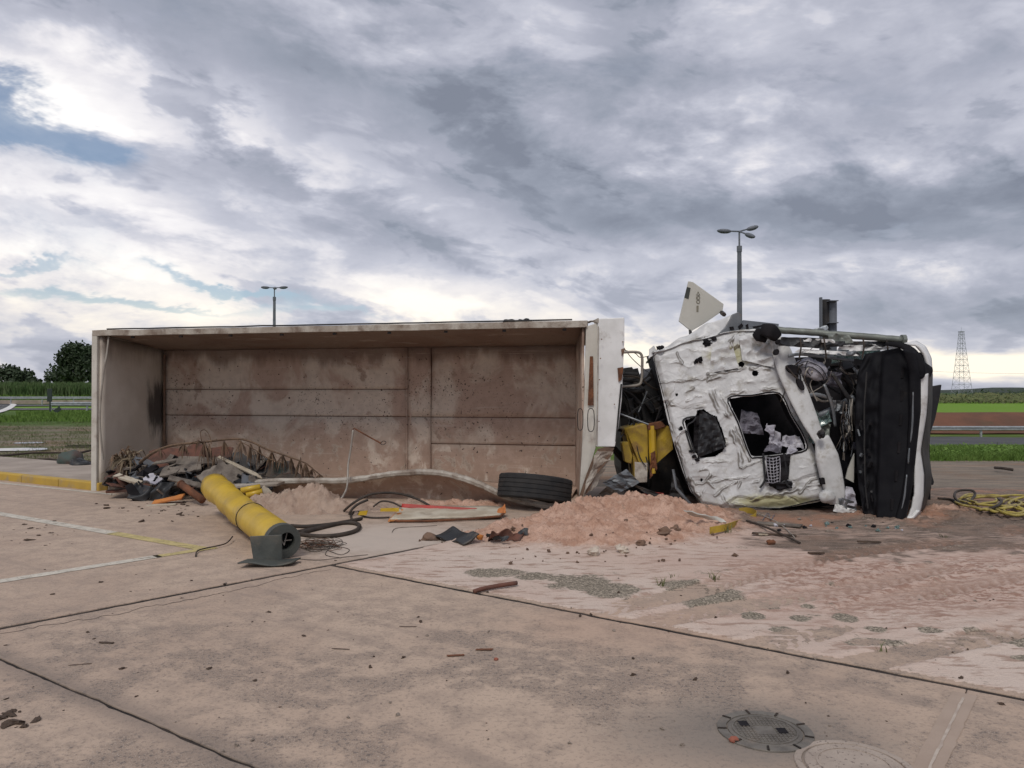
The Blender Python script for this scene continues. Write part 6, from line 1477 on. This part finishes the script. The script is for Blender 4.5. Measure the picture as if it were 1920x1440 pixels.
# ---- manhole cover and the concrete lid beside it
mh = G(1434, 1371); mc = empty('manhole_cover', (mh.x, mh.y, 0)); tag(mc, 'round cast iron manhole cover with two dark key slots', 'manhole cover')
RM = .212
def disc(c_, r0, r1, z0, z1, n_=48):
    mb = MB(); V = lambda r_, z, i: Vector((c_.x+r_*math.cos(2*math.pi*i/n_), c_.y+r_*math.sin(2*math.pi*i/n_), z))
    if r0 <= 0:
        mb.v = [V(r1, z0, i) for i in range(n_)]+[V(r1, z1, i) for i in range(n_)]; mb.f = [tuple(range(n_, 2*n_))]+[(i, (i+1) % n_, n_+(i+1) % n_, n_+i) for i in range(n_)]
    else:
        for r_, z in ((r1, z0), (r1, z1), (r0, z1), (r0, z0)): mb.v += [V(r_, z, i) for i in range(n_)]
        mb.f = [(k_*n_+i, k_*n_+(i+1) % n_, (k_+1)*n_+(i+1) % n_, (k_+1)*n_+i) for k_ in range(3) for i in range(n_)]
    return mb
frm = disc(mh, RM-.042, RM, -.01, .008).build('frame_ring', 'iron', mc, bevel=.003)
for i in range(9):
    a = 2*math.pi*(i+.4)/9; MB().box((mh.x+(RM-.021)*math.cos(a), mh.y+(RM-.021)*math.sin(a), .009), (.04, .010, .006), (0, 0, a)).build('frame_gap', 'joint', frm)
dsk = disc(mh, 0, RM-.047, -.01, .006).build('disc', 'iron', mc, bevel=.003)
disc(mh, RM-.074, RM-.067, .004, .010).build('raised_ring', 'iron', dsk)
for i in range(-9, 10):
    for j in range(-9, 10):
        x, y = i*.0165, j*.0165
        if x*x+y*y < (RM-.10)**2 and (i+j) % 2 == 0: pass
mb = MB(); cnt = 0
for i in range(-9, 10):
    for j in range(-9, 10):
        x, y = i*.017, j*.017
        if x*x+y*y < (RM-.082)**2 and x*x+y*y > .05**2: mb.box((mh.x+x, mh.y+y, .0078), (.0105, .0105, .004))
tread_ = mb.build('tread_studs', 'iron', dsk); tread_['kind'] = 'stuff'
for px, py in ((1394, 1357), (1466, 1370.5)):
    g = G(px, py, .008); MB().box((g.x, g.y, .0085), (.042, .05, .006)).build('key_slot', 'interior', dsk)
cl = G(1602, 1438); lidc = empty('concrete_cover', (cl.x, cl.y, 0)); tag(lidc, 'pale round concrete cover at the bottom edge beside the manhole', 'cover')
mat('lid_concrete', (.40,.33,.275), (.33,.27,.225), 5, .9, bump=.5, bs=60, speck=((.2,.16,.135), 60, .62))
disc(cl, 0, .195, -.01, .010).build('lid', 'lid_concrete', lidc, bevel=.008)
disc(cl, .205, .235, -.01, .007).build('collar', 'lid_concrete', lidc, bevel=.004)
disc(cl, .14, .148, .005, .0135).build('raised_ring', 'lid_concrete', lidc)

# ---- small litter: wood chips, pebbles, grass tufts
r_ = random.Random(99)
def chips(n_, region, rmin, rmax, m, label, group, name, cat, flat=.35):
    base = []
    for s_ in range(4):
        me = lump((0, 0, 0), 1, .6, flat, s_+40, .9, 8, 5)
        me = bpy_mesh(me, name, m); base.append(me)
    for i in range(n_):
        px, py = region(); g = Gs(px, py); s_ = rmin+(rmax-rmin)*r_.random()**2
        o = bpy.data.objects.new(name, base[i % 4]); C.objects.link(o); o.location = (g.x, g.y, g.z+s_*flat*.5); o.scale = (s_, s_, s_); o.rotation_euler = (r_.uniform(-.15, .15), r_.uniform(-.15, .15), r_.uniform(0, 6.28))
        tag(o, label, cat, group)
def bpy_mesh(mb, name, m):
    me = bpy.data.meshes.new(name); me.from_pydata([tuple(v) for v in mb.v], [], mb.f); me.materials.append(MATS[m]); return me
chips(40, lambda: (r_.uniform(0, 640), 1440-400*math.sqrt(r_.random())), .006, .024, 'chip', 'dark wood chip scattered on the left concrete slabs', 'wood chips on the left slabs', 'wood_chip', 'wood chip', .25)
chips(26, lambda: (r_.gauss(60, 50), r_.gauss(1000, 12)), .01, .05, 'chip', 'dark flake of bark inside the painted bay', 'bark flakes in the painted bay', 'bark_flake', 'bark', .2)
chips(14, lambda: (r_.gauss(25, 28), r_.gauss(1335, 14)), .012, .045, 'chip', 'dark bark piece at the lower left joint', 'bark pieces at the lower left joint', 'bark_piece', 'bark', .2)
chips(50, lambda: (r_.uniform(640, 1900), 1440-330*math.sqrt(r_.random())), .004, .017, 'chip', 'dark crumb scattered on the right concrete slabs', 'crumbs on the right slabs', 'soil_crumb', 'crumb', .5)
chips(60, lambda: (r_.uniform(300, 1900), 1440-380*r_.random()), .004, .013, 'pebble', 'grey pebble scattered over the yard', 'pebbles over the yard', 'pebble', 'pebble', .7)
chips(90, lambda: (r_.gauss(1100, 130), r_.gauss(1012, 22)), .008, .03, 'mud', 'small clod crumbled off the sand pile', 'clods around the sand pile', 'clod', 'clod', .7)
chips(36, lambda: (r_.gauss(310, 60), r_.gauss(957, 9)), .012, .05, 'chip', 'dark fragment strewn before the debris heap', 'fragments before the debris heap', 'debris_fragment', 'fragment', .3)
for px, py, lab in ((854,1229,'dark reddish bark strip in the middle of the concrete'),(908,1218,'thin bark sliver above the reddish bark strip'),(765,1175,'thin twig on the concrete left of the centre'),(200,1205,'small pale husk on the left slab'),(150,1246,'dark twig below the pale husk'),(640,1217,'long thin twig near the slab centre')):
    g = G(px, py, .004); shard(Vector(g), .10 if 'twig' not in lab else .11, .022 if 'twig' not in lab else .005, .003, (0, 0, r_.uniform(-.3, .3)), 'rust' if 'reddish' in lab else 'chip', lab, px, 'bark_strip', None, 'bark')
stone(930, 1238, .014, 41, 'brick', 'small flat red chip right of the bark strip', 'red_chip', None, 'chip', .4)
for px, py, h, n_, lab in ((1238,1097,.07,16,'grass tuft left of the gravel patches'),(1341,1090,.08,20,'pale grass tuft behind the gravel patches'),(1262,1082,.05,6,'tiny sprig of grass behind the first tuft'),(1648,1222,.10,4,'lone grass stalk beside the concrete joint'),(1362,998,.10,14,'dry grass tuft under the yellow bar'),(1770,1012,.08,14,'grass tuft on the mud right of the cab')):
    g = Gs(px, py); t_ = empty('grass_tuft', g); tag(t_, lab, 'grass tuft'); mb = MB()
    for i in range(n_):
        a = r_.uniform(0, 6.28); l_ = h*r_.uniform(.5, 1.2); b0 = g+Vector((r_.gauss(0,.02), r_.gauss(0,.02), -.005)); d = Vector((math.cos(a)*.5, math.sin(a)*.5, 1))*l_; s_ = Vector((-math.sin(a), math.cos(a), 0))*.004
        MB().add([b0-s_, b0+s_, b0+d*.6+s_*.7, b0+d+Vector((math.cos(a), math.sin(a), -.3))*l_*.2, b0+d*.6-s_*.7], [(0,1,2,4),(4,2,3)]).build('blade', 'grass_olive', t_)
